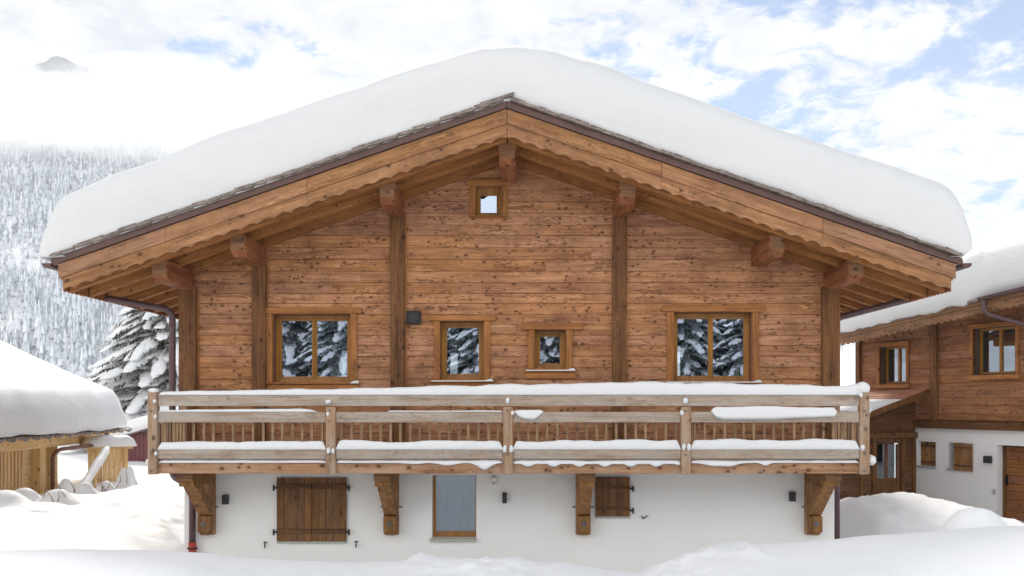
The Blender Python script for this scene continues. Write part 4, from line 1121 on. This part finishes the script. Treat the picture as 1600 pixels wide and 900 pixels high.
# ================================================================== HILLSIDE, PEAK
def hillz(x, y):
    D = y-CY
    f = max(0, D-520)
    side = 1-.92*sstep(-430, -60, x+.12*(D-900))
    z = f*.50*side
    z += (14*nz(x*.006, y*.006, 3)+4*nz(x*.02, y*.02, 6))*min(1, f/200)*side
    zmax = 400*side
    return min(z, zmax+.2*(z-zmax))+1.0*0 - 3
m = MB(); xs = [-1500+i*22 for i in range(90)]; ys = [480+i*22 for i in range(60)]
m.grid([[(x, y, hillz(x, y)) for x in xs] for y in ys])
tag(m.build('hillside', M['snowground'], None, smooth=True), 'steep wooded mountainside rising at the left into the cloud', None, None, 'structure')
def frost_mat():
    m, nt, out = newmat('frosted_trees'); b = NB(nt)
    g = b.n('ShaderNodeNewGeometry'); r_ = g.outputs['Random Per Island']
    sp = b.n('ShaderNodeSeparateXYZ'); b.l(g.outputs['Normal'], sp.inputs[0])
    co = b.n('ShaderNodeTexCoord').outputs['Object']
    nn = b.noise(co, .35, 4, .7)
    f = b.math('ADD', b.math('MULTIPLY', nn, .75), b.math('MULTIPLY', r_, .35))
    c = b.ramp(f, [(.30,(.26,.285,.32)),(.47,(.50,.535,.58)),(.62,(.74,.77,.80))])
    p = b.n('ShaderNodeBsdfPrincipled'); b.l(c, p.inputs[0]); p.inputs['Roughness'].default_value=.8; b.l(p.outputs[0], out.inputs[0]); return m
M['frost'] = frost_mat()
rr = random.Random(99); vs = []; fs = []
cnt = 0
while cnt < 17500:
    D = 520+rr.random()**.8*1050; px = rr.uniform(-90, 420) if cnt < 12500 else rr.uniform(420, 760)
    x = CX+(px-820)*D/FPX; y = CY+D
    g = nz(x*.010, y*.010, 2)
    if g > .28 and rr.random() < .75: continue
    z = hillz(x, y); h = rr.uniform(12,25)*(1-.4*(rr.random()**2)); r0 = h*rr.uniform(.09,.15); a0 = rr.random()*6
    o = len(vs); tiers = 3
    for t in range(tiers):
        zb_ = z+h*(.08+.28*t); zt_ = z+h*(.50+.25*t) if t < 2 else z+h; rad = r0*(1-.27*t); off = a0+t*.7
        k0 = len(vs)
        for k in range(5):
            a = off+2*math.pi*k/5; q = rad*rr.uniform(.65,1.25); vs.append((x+q*math.cos(a), y+q*math.sin(a), zb_+rr.uniform(-.06,.06)*h))
        vs.append((x+rr.uniform(-.1,.1)*r0, y, zt_))
        for k in range(5): fs.append((k0+k, k0+(k+1)%5, k0+5))
    cnt += 1
m = MB(); m.v = vs; m.f = fs; m.m = [0]*len(fs)
tag(m.build('forest', M['frost'], None), 'frosted conifer wood covering the mountainside at the left', None, None, 'stuff')
def rock_mat():
    m, nt, out = newmat('hazed_rock_and_snow'); b = NB(nt)
    co = b.n('ShaderNodeTexCoord').outputs['Object']; nn = b.noise(co, .012, 8, .7)
    g = b.n('ShaderNodeNewGeometry'); sp = b.n('ShaderNodeSeparateXYZ'); b.l(g.outputs['Normal'], sp.inputs[0])
    c = b.ramp(nn, [(.42,(.02,.038,.07)),(.56,(.07,.10,.15)),(.66,(.65,.7,.75))])  # blue of the distance haze is put into the rock colour
    p = b.n('ShaderNodeBsdfPrincipled'); b.l(c, p.inputs[0]); p.inputs['Roughness'].default_value=.9; b.l(p.outputs[0], out.inputs[0]); return m
M['rock'] = rock_mat()
PD = 2300
ridge = [(-300,260),(-150,200),(-60,170),(0,150),(40,112),(62,98),(80,90),(100,88),(118,98),(150,118),(190,140),(240,165),(300,200),(380,260),(500,330)]
rows = []
for i in range(90):
    px = -300+800*i/89; top = PZ(interp(px, ridge), PD); row = []
    for j in range(16):
        f = j/15; dd = PD-f*520; x = CX+(px-820)*(PD-CY)/FPX+40*nz(i*.2,j*.3)
        row.append((x, dd+30*nz(i*.3,j*.4,5), top-f*560+(26*nz(i*.35,j*.5,2) if j else 10*nz(i*.9,0))))
    rows.append([(row[0][0], PD+500, row[0][2]-500)]+row)
tag(MB().grid(rows).build('mountain_peak', M['rock'], None), 'distant blue grey peak showing through the cloud at the upper left', None, None, 'structure')

# ================================================================== AIR
def volmat(name, dens, col=(.97,.98,1), an=.3):
    m, nt, out = newmat(name)
    v = nt.nodes.new('ShaderNodeVolumePrincipled'); v.inputs['Density'].default_value = dens; v.inputs['Color'].default_value = (*col,1); v.inputs['Anisotropy'].default_value = an
    nt.links.new(v.outputs[0], out.inputs['Volume']); return m
HAZE = 0.00016
if HAZE:
    tag(MB().box(-1900,1700,-420,2850,-8,960).build('haze', volmat('haze_air', HAZE, (.97,.98,1), 0.0), None), 'thin cold winter haze in the valley air', None, None, 'stuff')
# low cloud clinging to the mountainside
rr = random.Random(31); cms = [volmat('cloud_wisp', .0016, (1,1,1), .35), volmat('cloud_vapour', .0034, (1,1,1), .45), volmat('cloud_far', .0028, (1,1,1), .45)]
fog = [(-60,212,1180,260,72,1),(60,205,1200,230,70,1),(170,212,1200,220,66,1),(280,215,1150,240,75,1),(20,238,1120,140,36,0),(150,243,1100,130,32,0),(250,238,1100,140,38,0),(90,215,1080,200,50,1),(-40,168,1950,330,60,2),(110,172,1900,300,62,2),(260,150,1850,280,80,2),(150,120,2000,160,26,0),(20,122,2050,150,16,0),(80,118,1950,170,60,0),(420,262,1180,240,66,1),(540,330,1200,240,60,1),(470,200,1800,320,70,2)]
for i, (px, py, D, rx, rz_, dn) in enumerate(fog):
    o = MB().blob((0,0,0), rx*.75, rx*.5, rz_*.8, 28, 18, jit=.55, seed=i*3.3).build('cloud_bank', cms[dn], None, smooth=True)
    o.location = (CX+(px-820)*D/FPX, CY+D, CZ+(630-py)*D/FPX)
    tag(o, 'white low cloud hiding the top of the wooded mountainside', None, 'low cloud on the mountainside', 'stuff')

# ================================================================== SKY, SUN, CAMERA
SUN_EL, SUN_AZ = R(41), R(-10)     # azimuth from +Y, negative = left
w = bpy.data.worlds.new("World"); scene.world = w; w.use_nodes = True
nt = w.node_tree; nt.nodes.clear(); b = NB(nt)
out = nt.nodes.new('ShaderNodeOutputWorld'); bg = nt.nodes.new('ShaderNodeBackground'); bg.inputs['Strength'].default_value = .1
sky = nt.nodes.new('ShaderNodeTexSky'); sky.sky_type = 'NISHITA'; sky.sun_disc = False; sky.sun_elevation = SUN_EL; sky.sun_rotation = SUN_AZ
sky.altitude = 1000; sky.air_density = 1.0; sky.dust_density = .3; sky.ozone_density = 1.5
co = b.n('ShaderNodeTexCoord').outputs['Generated']
sp = b.n('ShaderNodeSeparateXYZ'); b.l(co, sp.inputs[0])
zz = b.math('MAXIMUM', sp.outputs[2], 0.0)
den = b.math('ADD', zz, .22)
u = b.math('DIVIDE', sp.outputs[0], den); v = b.math('DIVIDE', sp.outputs[1], den)
uv = b.combine(u, v, 0)
n1 = b.noise(uv, 1.1, 3, .5, .2); n2 = b.noise(uv, 8, 9, .62, .3); n3 = b.noise(uv, 2.6, 5, .55, .3)
sd = Vector((math.sin(SUN_AZ)*math.cos(SUN_EL), math.cos(SUN_AZ)*math.cos(SUN_EL), math.sin(SUN_EL)))
dt = b.n('ShaderNodeVectorMath', operation='DOT_PRODUCT'); b.l(co, dt.inputs[0]); dt.inputs[1].default_value = sd
glow = b.ramp(dt.outputs['Value'], [(.93, 0), (1, 1)], 'EASE')
xr = sp.outputs[0]
cov = b.math('ADD', b.math('ADD', b.math('MULTIPLY', n1, .35), b.math('MULTIPLY', n2, .45)), b.math('MULTIPLY', n3, .45))
cov = b.math('ADD', cov, b.math('MULTIPLY', glow, .25))
cov = b.math('ADD', cov, b.math('MULTIPLY', xr, -.08))
cmask = b.ramp(cov, [(.525, 0), (.61, 1)], 'EASE')
n4 = b.noise(uv, 7, 7, .6, .3)
ccol = b.mix(b.ramp(n4, [(.35, 0), (.65, 1)]), (5.3, 5.7, 6.3), (8.5, 8.5, 8.45))
ccol = b.mix(glow, ccol, (8.8, 8.8, 8.7))
# added fill: low sky behind the camera made far brighter to light the facade
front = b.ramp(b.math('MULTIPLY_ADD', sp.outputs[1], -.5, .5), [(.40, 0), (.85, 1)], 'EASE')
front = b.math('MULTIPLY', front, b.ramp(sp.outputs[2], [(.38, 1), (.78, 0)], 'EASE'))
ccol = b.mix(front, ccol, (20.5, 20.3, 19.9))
skyc = b.mix(1.0, sky.outputs[0], (.40, .72, .95), 'MULTIPLY')
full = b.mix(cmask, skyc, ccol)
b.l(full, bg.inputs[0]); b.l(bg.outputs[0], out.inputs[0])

sl = bpy.data.lights.new('sun', 'SUN'); sl.energy = 3.4; sl.angle = R(8); sl.color = (1, .95, .88)
so = bpy.data.objects.new('sun', sl); C.objects.link(so); so.rotation_euler = (-sd).to_track_quat('-Z', 'Y').to_euler()
cam = bpy.data.cameras.new('camera'); co_ = bpy.data.objects.new('camera', cam); C.objects.link(co_)
co_.location = (CX, CY, CZ); co_.rotation_euler = (R(90), 0, 0)
cam.lens = 36*FPX/1600; cam.sensor_width = 36; cam.shift_x = -20/1600; cam.shift_y = 180/1600
cam.clip_end = 9000; cam.clip_start = .1
scene.camera = co_
scene.view_settings.view_transform = 'Standard'; scene.view_settings.look = 'None'; scene.view_settings.exposure = 0.2; scene.view_settings.gamma = 1
scene.render.engine = 'CYCLES'
cy = scene.cycles
cy.use_denoising = True; cy.volume_bounces = 5; cy.max_bounces = 7; cy.diffuse_bounces = 3; cy.transparent_max_bounces = 12
cy.sample_clamp_indirect = 8; cy.use_adaptive_sampling = True; cy.adaptive_threshold = .02
